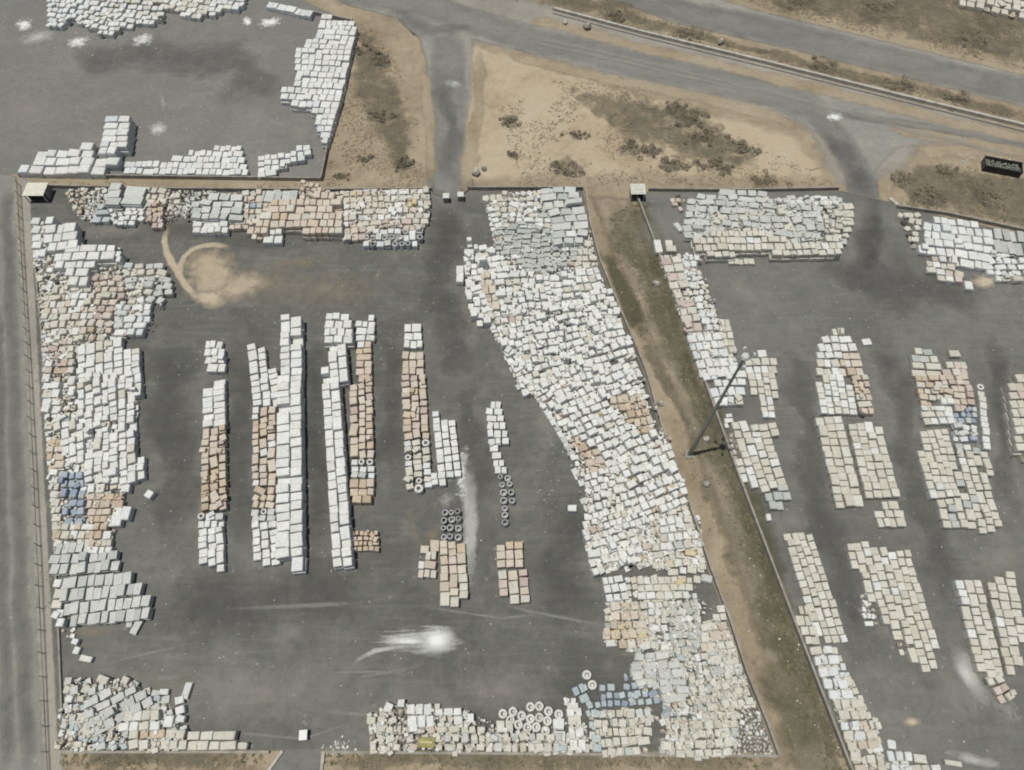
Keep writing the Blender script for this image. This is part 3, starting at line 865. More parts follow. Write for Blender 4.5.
# ---- central yard, top strip
R('21', [(255, 45), (290, 30), (420, 50), (415, 100), (365, 140), (310, 150), (285, 100)], {'rub': .6, 'tan': .15, 'cream': .25}, 'rubble heap near shelter', w=.8, d=.9, h=.7, j=.9, hole=.12)
R('21', [(440, 10), (485, 10), (480, 100), (415, 95)], 'grey', 'narrow slab stack by the top wall', w=2.2, d=1.9, h=1.1, tiers=2, j=.2, ang=0, long=0)
R('21', [(492, 25), (575, 20), (575, 85), (475, 95)], 'grey', 'broad slab stack by the top wall', w=3.4, d=2.2, h=1.1, tiers=2, j=.2, ang=2, long=0)
R('21', [(395, 95), (440, 120), (440, 165), (360, 165), (375, 125)], {'teal': .7, 'sage': .3}, 'tarped heap by rubble', w=1.5, d=1.6, h=1.2, j=.8)
R('21', [(440, 120), (575, 105), (575, 165), (470, 180), (440, 165)], {'white': .5, 'cool': .25, 'grey': .25}, 'messy heap below slabs', w=1.2, d=1.2, j=.7)
R('21', [(580, 85), (650, 95), (650, 185), (610, 190), (585, 150)], {'tan': .6, 'pink': .4}, 'small tan stack near sand trail', w=1.1, d=1.2, j=.3)
R('21', [(575, 28), (670, 40), (720, 60), (720, 95), (660, 92), (575, 85)], {'cream': .5, 'grey': .3, 'rub': .2}, 'mixed heap by the top wall', w=1.2, d=1.4, j=.5)
R('21', [(660, 95), (755, 60), (760, 140), (660, 130)], {'rub': .4, 'white': .25, 'dark': .25, 'grey': .1}, 'scrap heap by the top wall', w=.9, d=1.0, h=.7, j=1, hole=.1)
R('21', [(760, 70), (965, 55), (965, 160), (760, 150)], 'grey', 'wide slab stack above sandy patch', w=2.0, d=1.7, h=1.0, tiers=2, j=.35, ang=2)
R('21', [(768, 165), (910, 165), (910, 210), (768, 205)], {'white': .7, 'cool': .3}, 'front row above sandy patch', w=1.5, d=1.4, h=1.35, j=.12, ang=0, long=0, shape='bale')
R('21', [(910, 168), (1021, 155), (1045, 170), (1045, 235), (1005, 230), (990, 205), (910, 190)], {'peach': .5, 'cream': .4, 'white': .1}, 'peach corner above sandy patch', w=1.2, d=1.3, h=1.2, j=.3)
R('21', [(965, 50), (1045, 40), (1045, 150), (965, 158)], {'cream': .3, 'peach': .3, 'grey': .3, 'blue': .1}, 'mixed corner beside grey slabs', w=1.2, d=1.4, j=.5)
R('22', [(0, 158), (50, 110), (60, 82), (340, 45), (345, 212), (185, 212), (180, 190), (110, 190), (100, 180), (30, 205), (0, 200)], {'peach': .8, 'tan': .1, 'cream': .1}, 'broad tan field along top wall', w=1.35, d=1.6, h=1.15, tiers=2, j=.2, ang=0, step=.05)
R('22', [(0, 40), (165, 40), (165, 80), (60, 84), (0, 88)], {'grey': .9, 'cream': .1}, 'pale grey row behind tan field', w=1.6, d=2.0, h=1.1, j=.15)
R('22', [(172, 20), (215, 8), (262, 20), (265, 75), (172, 78)], {'tan': .5, 'peach': .3, 'rub': .2}, 'tan heap on the tan field', w=1.1, d=1.2, h=1.0, tiers=2, j=.8)
R('22', [(30, 195), (105, 192), (105, 250), (28, 250)], W, 'block in front of tan field', w=1.35, d=1.5, h=1.25, j=.15)
R('22', [(345, 45), (690, 30), (700, 80), (690, 160), (665, 192), (480, 190), (470, 218), (345, 242)], MIX, 'motley field beside the gate', w=1.3, d=1.5, h=1.1, j=.45, ang=-2, cluster=.7)
R('22', [(478, 195), (640, 192), (665, 200), (665, 228), (635, 265), (480, 262), (425, 262), (430, 228)], {'gring': .45, 'cool': .3, 'grey': .25}, 'ring row near the gate', w=1.25, d=1.4, h=1.2, j=.4, long=0)

# ---- central yard, great mass on the far side
R('23', [(160, 62), (250, 50), (400, 45), (402, 130), (300, 150), (190, 135), (180, 90)], {'rub': .3, 'cream': .4, 'white': .3}, 'rubbly corner by the gate wall', w=1.25, d=1.3, j=.8, hole=.06)
R('23', [(400, 32), (540, 30), (590, 140), (595, 200), (560, 250), (450, 255), (440, 140), (400, 80)], {'grey': .9, 'cool': .1}, 'grey slab stack atop the great mass', w=2.4, d=1.6, h=1.1, tiers=2, j=.4, ang=-4)
R('23', [(195, 135), (300, 150), (402, 130), (440, 140), (445, 185), (420, 185), (320, 190), (215, 180)], {'white': .45, 'cream': .25, 'sage': .3}, 'loose band above greenish slabs', w=1.4, d=1.3, j=.7)
R('23', [(210, 180), (440, 182), (450, 255), (555, 255), (545, 340), (400, 370), (340, 365), (290, 310), (215, 270)], {'sage': .84, 'white': .08, 'pink': .08}, 'greenish slab field', w=1.8, d=1.15, h=1.0, j=.6, ang=-3)
R('23', [(555, 255), (595, 215), (630, 340), (655, 430), (600, 440), (545, 430), (535, 345)], {'cream': .7, 'white': .2, 'rub': .1}, 'cream pocket beside greenish slabs', w=1.25, d=1.5, h=1.2, j=.4, ang=-6)
R('23', [(62, 338), (94, 336), (96, 408), (64, 410)], W, 'pair sticking out by the lane', w=1.3, d=2.0, h=1.2, j=.05, long=0)
R('23', [(160, 372), (195, 362), (225, 440), (240, 510), (190, 520), (165, 440)], {'peach': .7, 'tan': .3}, 'tan column within the white mass', w=1.25, d=1.5, h=1.3, j=.15, ang=-3)
R('23', [(92, 290), (120, 258), (205, 265), (250, 315), (300, 350), (400, 378), (500, 370), (535, 375), (545, 430), (600, 440), (655, 432), (690, 440), (712, 500), (720, 520), (420, 540), (210, 560), (195, 578), (160, 582), (122, 550), (100, 450), (100, 410)], {'white': .93, 'cream': .07}, 'upper part of the great mass', w=1.2, d=1.35, h=1.2, j=.42, ang=-5, long=.2, hv=.32, cut=[[(160, 372), (195, 362), (225, 440), (240, 510), (190, 520), (165, 440)]], hole=.015)
R('23', [(190, 545), (250, 525), (330, 520), (330, 560), (230, 575)], {'pink': .4, 'cream': .3, 'white': .3}, 'pinkish band in the great mass', w=1.2, d=1.4, h=1.22, j=.4, ang=-8)
R('23', [(200, 590), (230, 575), (330, 555), (420, 542), (720, 522), (740, 600), (762, 630), (798, 750), (803, 775), (480, 830), (330, 860), (300, 775)], {'white': .96, 'cream': .04}, 'middle of the great mass', w=1.18, d=1.28, h=1.25, j=.48, ang=-14, long=.2, hv=.32, hole=.03)
R('34', [(-78, 35), (50, 15), (270, -25), (400, 0), (412, 85), (330, 85), (270, 110), (320, 175), (400, 240), (510, 242), (550, 370), (420, 430), (280, 400), (262, 372), (245, 310), (195, 285), (135, 245), (110, 262), (75, 228), (55, 140), (-40, 75)], {'white': .97, 'cream': .03}, 'waist of the great mass', w=1.15, d=1.25, h=1.3, j=.45, ang=-23, long=.12, hv=.32, hole=.025)
R('34', [(275, 112), (330, 86), (410, 92), (445, 170), (462, 235), (405, 235), (380, 200), (345, 160)], {'tan': .7, 'peach': .3}, 'tan inlay by the concrete wall', w=1.1, d=1.3, h=1.1, j=.4, ang=-8)
R('34', [(135, 252), (195, 290), (248, 312), (268, 372), (215, 405), (188, 385), (165, 340)], {'tan': .75, 'pink': .25}, 'tan inlay at the outer edge', w=1.2, d=1.3, h=1.1, j=.6, ang=-15)
R('34', [(175, 405), (270, 378), (285, 402), (420, 432), (545, 378), (580, 440), (592, 520), (520, 545), (430, 545), (380, 560), (190, 575), (182, 480)], {'white': .9, 'cream': .1}, 'neck of the great mass', w=1.1, d=1.2, h=1.25, j=.5, ang=-20, long=.1, hv=.32, hole=.03)
R('34', [(175, 585), (380, 565), (440, 590), (420, 640), (440, 700), (380, 745), (330, 775), (200, 800), (190, 740), (168, 640)], {'white': .8, 'pink': .12, 'cream': .08}, 'lower outer lobe of the great mass', w=1.08, d=1.15, h=1.2, j=.55, ang=-18, long=.06, hv=.32, hole=.05)
R('34', [(475, 580), (600, 565), (640, 660), (650, 700), (560, 710), (500, 720), (455, 740), (445, 700), (480, 660)], {'cream': .45, 'white': .45, 'grey': .1}, 'pale lobe by the concrete wall', w=1.15, d=1.2, h=1.1, j=.35, ang=-6, hole=.05)
R('34', [(455, 742), (650, 702), (668, 775), (600, 800), (440, 790)], {'cream': .6, 'yellow': .14, 'white': .26}, 'cream patch below the pale lobe', w=1.05, d=1.1, h=1.0, j=.5, ang=-6, hole=.05)
# lower tier peeping out along the outer edge of the great mass
R('33', [(540, 40), (625, 75), (700, 190), (770, 320), (815, 465), (830, 540), (818, 545), (800, 470), (752, 330), (680, 205), (600, 85), (540, 55)], {'cool': .6, 'grey': .4}, 'lower ledge of the great mass', w=1.1, d=1.0, h=.6, j=.3, ang=60, shape='bale')
R('44', [(248, 0), (330, 0), (360, 60), (345, 92), (255, 85)], {'white': .6, 'cool': .4}, 'white tail above tan corner', w=1.05, d=1.1, h=1.1, j=.4, ang=-8)
R('44', [(385, 0), (560, 0), (620, 20), (600, 60), (592, 85), (390, 92)], {'cream': .6, 'white': .4}, 'three neat rows by bare asphalt', w=1.15, d=1.05, h=1.0, j=.12, ang=-2, long=0)
R('44', [(535, 15), (575, 0), (585, 15), (545, 38)], 'yellow', 'yellow tarped bale by neat rows', w=1.6, d=1.1, h=1.3, j=.1, ang=-25, long=0)
R('44', [(600, -10), (690, -5), (692, 20), (620, 24)], {'grey': .6, 'cream': .4}, 'strip above bare asphalt', w=1.2, d=1.1, j=.4)
R('44', [(280, 105), (330, 98), (430, 110), (430, 255), (385, 285), (300, 265), (250, 262), (248, 200), (280, 195)], {'tan': .25, 'peach': .3, 'pink': .2, 'cream': .15, 'yellow': .1}, 'tan corner jutting into the asphalt', w=1.25, d=1.15, h=1.1, j=.35, ang=-2, cluster=.2)
R('44', [(430, 100), (515, 95), (515, 280), (440, 295), (390, 288), (430, 255)], {'cream': .5, 'white': .4, 'rub': .1}, 'pale heap beside tan corner', w=1.05, d=1.05, j=.6)
R('44', [(515, 92), (592, 88), (625, 60), (640, 190), (635, 300), (560, 335), (500, 300), (515, 270)], {'teal': .12, 'grey': .34, 'sage': .34, 'rub': .12, 'white': .08}, 'jumbled grey heap', w=1.1, d=.9, h=.7, j=.9, ang=-10)
R('44', [(640, 185), (745, 178), (780, 275), (690, 280), (640, 300)], {'cream': .6, 'peach': .2, 'grey': .2}, 'cream rows by the wall', w=1.3, d=1.1, j=.25, ang=-6)
R('44', [(685, 140), (735, 108), (748, 172), (690, 172)], {'cream': .8, 'white': .2}, 'small stack by bare asphalt', w=1.1, d=1.0, j=.2, ang=-6)
R('44', [(618, 105), (642, 100), (642, 185), (622, 185)], {'white': .7, 'cream': .3}, 'short file by bare asphalt', w=1.0, d=1.0, h=.8, j=.7)
R('44', [(380, 312), (500, 300), (560, 338), (590, 420), (600, 475), (560, 502), (480, 492), (470, 440), (390, 430), (355, 370)], {'grey': .95, 'cool': .05}, 'overlapping slab stack above blue bales', w=1.7, d=1.1, h=1.2, j=.5, ang=-3, hv=.1)
R('44', [(672, 290), (780, 275), (815, 380), (680, 390)], {'cream': .5, 'grey': .5}, 'flat mat of sheets by the wall', w=1.3, d=1.3, h=.9, j=.2, ang=-4, shape='slab')
R('44', [(565, 335), (672, 300), (680, 392), (600, 400)], {'rub': .3, 'cream': .4, 'pink': .15, 'white': .15}, 'heap beside slab stack', w=1.05, d=1.05, j=.8)
R('44', [(592, 395), (815, 388), (855, 495), (800, 520), (605, 520)], {'cream': .6, 'rub': .25, 'sage': .15}, 'cream jumble by the wall', w=1.1, d=1.0, h=.9, j=.7, ang=-8)
R('44', [(335, 392), (385, 425), (475, 440), (482, 500), (300, 532), (180, 562), (188, 512), (240, 482), (235, 432), (330, 442)], {'blue': .5, 'teal': .5}, 'blue band above cream bales', w=.95, d=.95, h=1.0, j=.7, ang=-4)
R('44', [(148, 432), (165, 422), (200, 462), (195, 500), (160, 500), (130, 460)], {'blue': .5, 'teal': .5}, 'small blue group by coils', w=1.1, d=1.2, j=.4, ang=-25)
R('44', [(482, 515), (552, 510), (548, 550), (490, 560)], {'blue': .6, 'teal': .4}, 'bluish heap among cream bales', w=.9, d=.9, h=.8, j=.8)
R('44', [(200, 545), (300, 535), (440, 520), (450, 620), (430, 700), (350, 712), (270, 708), (255, 640), (215, 600)], {'cream': .8, 'rub': .1, 'grey': .1}, 'cream block below blue bales', w=1.0, d=1.05, j=.5, ang=-2, hole=.05)
R('44', [(205, 630), (248, 625), (250, 700), (210, 700)], {'teal': .9, 'cream': .1}, 'pale blue pair by bottom wall', w=1.0, d=1.0, j=.2)
R('44', [(560, 570), (680, 540), (790, 530), (795, 650), (770, 655), (765, 715), (560, 710), (480, 705), (478, 668), (560, 650)], {'cream': .95, 'white': .05}, 'cream corner block by bottom wall', w=1.1, d=1.1, h=1.0, j=.42, ang=-3, hole=.02)
R('44', [(500, 515), (590, 505), (790, 515), (680, 545), (560, 575), (555, 645), (500, 640)], {'rub': .6, 'cream': .3, 'white': .1}, 'rubble above corner block', w=.7, d=.75, h=.5, j=1, hole=.1, flat=True)
R('44', [(800, 540), (870, 530), (940, 715), (770, 718), (775, 660), (797, 655)], {'rub': .85, 'cream': .15}, 'rubble in the corner', w=.5, d=.5, h=.4, j=1, hole=.03, flat=True)
R('44', [(105, 500), (160, 520), (190, 692), (120, 692)], {'white': .7, 'cream': .3}, 'white stack beside coils', w=1.3, d=1.5, h=1.1, j=.2, ang=-3)
# ---- bottom row
R('43', [(25, 545), (75, 540), (140, 520), (180, 530), (190, 600), (300, 600), (300, 640), (230, 650), (230, 695), (40, 690), (30, 620)], {'cream': .35, 'rub': .25, 'white': .2, 'pink': .2}, 'motley heap by bottom wall', w=1.05, d=1.1, j=.8, hole=.04)
R('43', [(92, 515), (118, 498), (138, 515), (115, 543)], 'white', 'tilted white bale on motley heap', w=1.3, d=1.3, h=1.3, j=.05, ang=25, long=0)
R('43', [(148, 485), (178, 485), (178, 520), (148, 520)], 'white', 'white bale topping motley heap', w=1.1, d=1.2, h=1.3, j=.05, long=0)
R('43', [(185, 505), (285, 505), (298, 600), (190, 600)], {'white': .8, 'cool': .2}, 'white block on motley heap', w=1.1, d=1.2, j=.2, ang=1)
R('43', [(298, 535), (372, 525), (405, 520), (412, 588), (380, 590), (372, 568), (300, 570)], {'white': .9, 'cream': .1}, 'short white row by heap', w=1.2, d=1.3, j=.15, ang=-2)
R('43', [(300, 590), (410, 590), (500, 600), (500, 695), (300, 695)], {'grey': .35, 'cream': .5, 'rub': .15}, 'greyish rows by bottom wall', w=1.1, d=1.05, j=.45, shape='sack')
R('43', [(425, 545), (455, 542), (457, 580), (427, 582)], 'white', 'lone white bale above greyish rows', w=1.1, d=1.2, h=1.2, j=.05, long=0)
R('43', [(500, 620), (620, 628), (830, 640), (830, 702), (500, 700)], {'cream': .6, 'grey': .25, 'rub': .15}, 'row below coils', w=1.05, d=1.05, j=.4, shape='sack')
R('43', [(545, 570), (590, 585), (615, 600), (610, 622), (540, 615)], {'cream': .7, 'white': .3}, 'few bales under coils', w=1.0, d=1.0, j=.4)
R('43', [(765, 575), (815, 570), (825, 660), (780, 650)], {'white': .8, 'cream': .2}, 'white slabs beside coils', w=1.6, d=1.1, j=.3, ang=3, shape='slab')
R('43', [(790, 668), (830, 668), (830, 695), (790, 695)], 'teal', 'pale blue bit below coils', w=1.0, d=1.0, j=.3)
R('43', [(815, 480), (850, 478), (885, 530), (885, 560), (820, 560)], {'white': .9, 'cream': .1}, 'white bits near blue group', w=1.0, d=1.0, j=.7)
# ---- left heap
R('41', [(250, 405), (310, 400), (330, 430), (440, 395), (510, 400), (515, 445), (430, 460), (340, 500), (300, 545), (255, 545), (250, 450)], {'rub': .3, 'cream': .3, 'grey': .3, 'white': .1}, 'heap by the fence', w=1.1, d=1.1, j=.8, hole=.1)
R('41', [(330, 500), (430, 462), (520, 435), (560, 440), (640, 520), (630, 540), (520, 535), (480, 560), (430, 620), (380, 640), (330, 600)], {'grey': 1}, 'diagonal slab stack near the fence', w=1.9, d=1.15, h=1.1, j=.4, ang=-28)
R('41', [(590, 445), (670, 450), (680, 470), (660, 540), (640, 530)], {'grey': .7, 'white': .3}, 'scattered slabs by left heap', w=1.4, d=.9, h=.7, j=.8)
R('41', [(735, 415), (765, 420), (755, 480), (728, 490)], 'grey', 'leaning grey slab tip', w=1.1, d=2.6, h=.6, j=.1, ang=8, long=0)
R('41', [(505, 532), (640, 530), (640, 612), (470, 608), (480, 570)], {'cream': .7, 'white': .3}, 'cream pair of rows on left heap', w=1.4, d=1.4, h=1.2, j=.15, ang=-2)
R('41', [(650, 552), (690, 550), (690, 598), (650, 600)], {'white': 1}, 'pale bale at left heap end', w=1.3, d=1.5, j=.1, long=0)
R('41', [(693, 478), (730, 470), (745, 580), (700, 580)], {'white': .8, 'cool': .2}, 'loose white group by left heap', w=1.0, d=1.0, h=.9, j=.9)
R('41', [(245, 550), (330, 560), (380, 640), (320, 690), (210, 685), (210, 650), (245, 640)], {'rub': .4, 'cream': .3, 'teal': .2, 'grey': .1}, 'bluish heap by the fence corner', w=1.0, d=1.0, h=.8, j=.9, hole=.05)
R('41', [(262, 585), (310, 580), (322, 615), (270, 618)], 'teal', 'bright blue bags in fence corner', w=.9, d=.9, h=1.1, j=.6)
R('41', [(365, 650), (420, 635), (505, 650), (510, 690), (370, 690)], {'teal': .75, 'rub': .25}, 'pale blue heap by bottom wall', w=.9, d=.9, h=.9, j=.8)
R('41', [(510, 618), (740, 605), (745, 690), (515, 690)], {'cream': .75, 'tan': .1, 'rub': .15}, 'cream rows by bottom wall', w=1.2, d=1.1, j=.4)
R('41', [(745, 612), (940, 612), (942, 692), (745, 690)], {'cream': 1}, 'two long files by bottom wall', w=1.6, d=1.3, h=1.2, j=.1, long=.2, shape='bale')
R('41', [(945, 658), (988, 655), (992, 685), (945, 690)], 'cream', 'last bale of the bottom files', w=1.6, d=1.1, h=.9, j=.4, long=0, shape='sack')
# grey slabs left
R('31', [(205, 705), (260, 680), (340, 668), (400, 715), (468, 720), (470, 790), (200, 790), (190, 760)], {'grey': .9, 'sage': .1}, 'upper grey slab field by the fence', w=1.2, d=1.6, h=1.2, tiers=1, j=.25, ang=-4, long=0)
R('41', [(240, 0), (565, 0), (562, 50), (600, 58), (595, 170), (500, 172), (390, 165), (300, 185), (255, 160), (240, 80)], {'grey': 1}, 'lower grey slab field by the fence', w=1.15, d=1.6, h=1.2, tiers=1, j=.2, long=0, ang=-5)
R('41', [(212, 5), (245, 5), (242, 85), (255, 160), (260, 200), (225, 200), (215, 110), (198, 105), (210, 70)], {'cream': .5, 'white': .5}, 'thin file beside grey slabs', w=1.2, d=1.3, j=.3)
R('41', [(540, 172), (570, 172), (540, 235), (512, 225)], 'grey', 'fallen slab below slab field', w=1.2, d=2.4, h=.5, j=.05, ang=20, long=0)
R('41', [(500, 175), (530, 178), (520, 200), (500, 200)], 'grey', 'small fallen slab below field', w=1.1, d=1.0, h=.4, j=.2, long=0)
R('41', [(285, 248), (312, 245), (318, 302), (292, 305)], 'white', 'loose white pair below slabs', w=1.0, d=1.1, h=.7, j=.3, ang=10)
R('41', [(318, 308), (372, 318), (362, 342), (312, 332)], 'white', 'fallen white block below slabs', w=1.8, d=.9, h=.6, j=.1, ang=12, long=0)
R('41', [(230, 200), (300, 200), (300, 245), (260, 235)], {'rub': .6, 'white': .4}, 'crumbled white pieces', w=.7, d=.7, h=.4, j=1, hole=.2)

# ---- left mass, from the top
R('21', [(122, 148), (160, 148), (165, 250), (190, 300), (175, 310), (135, 305), (125, 250)], {'cool': .4, 'white': .6}, 'left edge of the tall white stack', w=1.5, d=1.8, h=1.0, j=.5)
R('21', [(185, 148), (215, 148), (215, 180), (300, 172), (315, 262), (215, 282), (170, 255)], W, 'upper tall white stack', w=1.6, d=1.9, h=1.2, tiers=2, j=.15, ang=-5, shape='bale')
R('21', [(212, 285), (345, 258), (455, 260), (458, 320), (378, 330), (350, 362), (345, 400), (300, 418), (265, 400), (258, 350), (222, 345)], W, 'lower tall white stack', w=1.5, d=1.8, h=1.2, tiers=2, j=.12, ang=-3, long=.3, shape='bale')
R('21', [(460, 282), (480, 280), (480, 320), (462, 325)], W, 'single column at stack corner', w=1.2, d=1.6, h=1.2, tiers=2, j=.05, long=0)
R('21', [(130, 315), (205, 310), (215, 360), (235, 400), (235, 430), (165, 440), (150, 390), (130, 350)], {'white': .3, 'cream': .3, 'dark': .15, 'rub': .25}, 'jumble between stack and fence', w=1.2, d=1.2, j=.8, hole=.08)
R('21', [(490, 332), (645, 328), (690, 400), (690, 460), (620, 492), (510, 490), (490, 400)], {'grey': .55, 'cream': .35, 'white': .1}, 'rounded grey sacks near sandy patch', w=1.65, d=1.5, h=1.1, j=.75, shape='sack', long=.2)
R('21', [(455, 492), (598, 490), (602, 545), (565, 620), (450, 620)], {'cool': .4, 'grey': .3, 'white': .3}, 'pale sacks below grey sacks', w=1.35, d=1.4, h=1.2, j=.3, shape='sack')
R('21', [(365, 385), (490, 375), (500, 470), (455, 490), (445, 620), (350, 640), (345, 520), (380, 470)], {'pink': .55, 'peach': .2, 'cream': .2, 'tan': .05}, 'pinkish patch in fence mass', w=1.25, d=1.3, j=.5, shape='sack')
R('21', [(168, 445), (360, 420), (378, 470), (345, 520), (348, 640), (175, 640)], {'cream': .65, 'white': .2, 'peach': .15}, 'cream rows by the fence', w=1.25, d=1.35, h=1.1, j=.4, ang=-3)
R('21', [(175, 642), (290, 630), (300, 770), (178, 772)], {'cream': .5, 'white': .2, 'pink': .2, 'tan': .1}, 'lower cream rows by the fence', w=1.2, d=1.3, j=.5)
R('21', [(310, 660), (400, 640), (435, 640), (440, 625), (490, 625), (495, 668), (552, 672), (560, 775), (305, 775)], WC, 'top of the left white field', w=1.25, d=1.5, h=1.2, j=.2, long=.25, hv=.12, hole=.02, ang=90)
R('31', [(305, -5), (562, -5), (548, 110), (552, 310), (575, 402), (545, 440), (490, 442), (350, 436), (325, 360), (258, 352), (248, 245), (210, 222), (215, 172), (300, 165), (312, 60)], {'white': .9, 'cream': .1}, 'left white field', w=1.15, d=1.25, h=1.25, j=.36, long=.22, hv=.18, hole=.02, ang=90)
R('31', [(165, 0), (195, 0), (200, 42), (240, 45), (240, 158), (168, 160)], WC, 'file between fence and white field', w=1.25, d=1.5, h=1.1, j=.15)
R('31', [(270, 8), (300, 8), (298, 90), (270, 92)], W, 'two loose ones by white field', w=1.1, d=2.2, h=1.1, j=.3, long=0, hole=.3)
R('31', [(172, 165), (205, 165), (210, 240), (178, 255)], {'cream': .7, 'dark': .3}, 'short cream file by the fence', w=1.1, d=1.2, j=.4)
R('31', [(180, 265), (250, 260), (255, 378), (190, 378)], {'tan': .7, 'peach': .3}, 'tan block by the fence', w=1.2, d=1.25, j=.25)
R('31', [(236, 392), (332, 390), (342, 590), (252, 612)], 'blue', 'tarped blue block by the fence', w=1.3, d=1.3, h=1.15, j=.55)
R('31', [(195, 382), (232, 385), (245, 600), (240, 690), (210, 695)], {'cream': .6, 'white': .3, 'tan': .1}, 'thin file beside blue block', w=1.0, d=1.15, h=1.0, j=.4)
R('31', [(342, 482), (485, 478), (490, 525), (430, 560), (425, 590), (350, 595)], {'peach': .5, 'tan': .5}, 'tan patch beside blue block', w=1.15, d=1.2, j=.2)
R('31', [(350, 440), (385, 438), (420, 460), (425, 478), (350, 475)], W, 'gap row above tan patch', w=1.0, d=1.2, j=.4)
R('31', [(480, 442), (515, 442), (515, 475), (482, 475)], W, 'single bale below white field', w=1.2, d=1.3, h=1.2, j=.05, long=0)
R('31', [(445, 532), (520, 530), (520, 582), (445, 585)], {'white': .7, 'cool': .3}, 'two white bales beside tan patch', w=1.3, d=1.9, h=1.2, j=.05, long=0)
R('31', [(412, 572), (440, 570), (485, 588), (485, 612), (412, 615)], {'white': .6, 'cool': .4}, 'small white group by tan patch', w=1.2, d=1.3, h=1.0, j=.2, long=0)
R('31', [(245, 612), (345, 598), (410, 600), (440, 620), (445, 712), (350, 722), (330, 665), (240, 672)], {'white': .5, 'cream': .4, 'tan': .1}, 'small bales above grey slabs', w=1.05, d=1.15, j=.25)
R('31', [(570, 478), (592, 460), (612, 478), (588, 500)], 'white', 'lone tilted bale on open asphalt', w=1.2, d=1.2, h=1.3, j=.02, ang=30, long=0)

# ---- aisle rows of the central yard
R('21', [(820, 638), (865, 640), (895, 660), (900, 765), (825, 765), (812, 700)], W, 'short row start by sandy patch', w=1.1, d=1.4, h=1.1, j=.3)
R('31', [(805, 58), (866, 56), (870, 25), (898, 25), (896, 212), (808, 214)], {'white': .9, 'cool': .1}, 'white head of the first row', w=1.05, d=1.5, h=1.15, j=.1, shape='bale', ang=89)
R('31', [(802, 216), (898, 214), (902, 330), (895, 545), (802, 550)], {'tan': .3, 'peach': .5, 'pink': .2}, 'tan middle of the first row', w=1.15, d=1.2, h=1.1, j=.45, ang=90)
R('31', [(788, 560), (890, 558), (890, 608), (788, 618)], {'cool': .4, 'grey': .3, 'ring': .3}, 'ring band of the first row', w=1.1, d=1.15, h=1.1, j=.3, long=0)
R('31', [(788, 620), (890, 612), (892, 790), (850, 795), (845, 770), (790, 755)], W, 'white tail of the first row', w=1.1, d=1.2, h=1.15, j=.2, ang=89)
R('32', [(285, -120), (310, -125), (330, -90), (345, -40), (390, 0), (390, 130), (300, 130), (280, 40), (280, -30)], {'white': .8, 'cool': .2}, 'white head of the second row', w=1.15, d=1.35, h=1.15, j=.3, ang=84)
R('32', [(288, 132), (382, 132), (380, 450), (285, 450)], {'tan': .2, 'peach': .45, 'pink': .2, 'white': .15}, 'motley middle of the second row', w=1.15, d=1.2, h=1.1, j=.5, ang=90)
R('32', [(290, 452), (375, 450), (378, 540), (290, 542)], {'peach': .6, 'tan': .4}, 'tan band of the second row', w=1.15, d=1.2, h=1.1, j=.55)
R('32', [(285, 542), (378, 540), (380, 590), (285, 592)], {'cool': .4, 'grey': .3, 'ring': .3}, 'ring band of the second row', w=1.1, d=1.1, h=1.1, j=.3, long=0)
R('32', [(285, 592), (385, 592), (397, 680), (385, 765), (325, 768), (290, 720)], {'white': .9, 'cool': .1}, 'white tail of the second row', w=1.15, d=1.25, h=1.1, j=.35, ang=86)
R('22', [(97, 536), (158, 536), (160, 560), (181, 560), (183, 775), (95, 775), (97, 600)], W, 'tall head of the third row', w=1.35, d=1.6, h=1.15, tiers=2, j=.12, step=.04, shape='bale', ang=90)
R('32', [(385, 5), (480, 5), (472, 200), (470, 290), (465, 400), (485, 432), (480, 540), (490, 690), (488, 790), (410, 790), (402, 640), (400, 540), (385, 500), (380, 380), (395, 300), (385, 200)], W, 'long white third row', w=1.3, d=1.6, h=1.15, tiers=2, j=.12, long=.2, step=.03, shape='bale', ang=90)
R('22', [(275, 545), (300, 530), (380, 545), (385, 640), (345, 650), (270, 640)], W, 'wide head of the fourth row', w=1.35, d=1.5, h=1.15, tiers=2, j=.2, step=.05, shape='bale')
R('32', [(578, -120), (660, -120), (655, 0), (650, 150), (668, 345), (650, 352), (665, 540), (682, 770), (612, 772), (602, 540), (582, 350), (572, 180)], W, 'long white fourth row', w=1.4, d=1.5, h=1.15, tiers=2, j=.12, long=.2, step=.03, shape='bale', ang=86)
R('22', [(396, 556), (445, 552), (450, 535), (472, 535), (475, 640), (396, 640)], W, 'white head of the fifth row', w=1.2, d=1.4, h=1.1, j=.25)
R('22', [(396, 655), (460, 640), (462, 775), (396, 775)], {'tan': .6, 'peach': .3, 'white': .1}, 'tan head of the fifth row', w=1.25, d=1.35, h=1.1, j=.3)
R('32', [(705, 5), (760, 5), (768, 60), (775, 338), (682, 338), (675, 180), (682, 70)], {'peach': .6, 'tan': .2, 'pink': .2}, 'peach middle of the fifth row', w=1.25, d=1.3, h=1.1, j=.45, ang=89)
R('32', [(682, 340), (775, 340), (775, 418), (682, 420)], {'grey': .35, 'cool': .5, 'ring': .15}, 'greyish band of the fifth row', w=1.1, d=1.15, h=1.0, j=.5, long=0)
R('32', [(675, 422), (775, 420), (772, 495), (755, 520), (700, 520), (675, 490)], {'peach': .5, 'tan': .5}, 'tan tail of the fifth row', w=1.3, d=1.3, h=1.1, j=.15)
R('32', [(682, 628), (790, 628), (795, 705), (685, 712)], {'tan': 1}, 'separate brown pile between rows', w=.72, d=.8, h=.9, j=.6)
R('22', [(588, 590), (605, 572), (658, 570), (665, 665), (590, 668)], W, 'white head of the sixth row', w=1.2, d=1.5, h=1.1, j=.15)
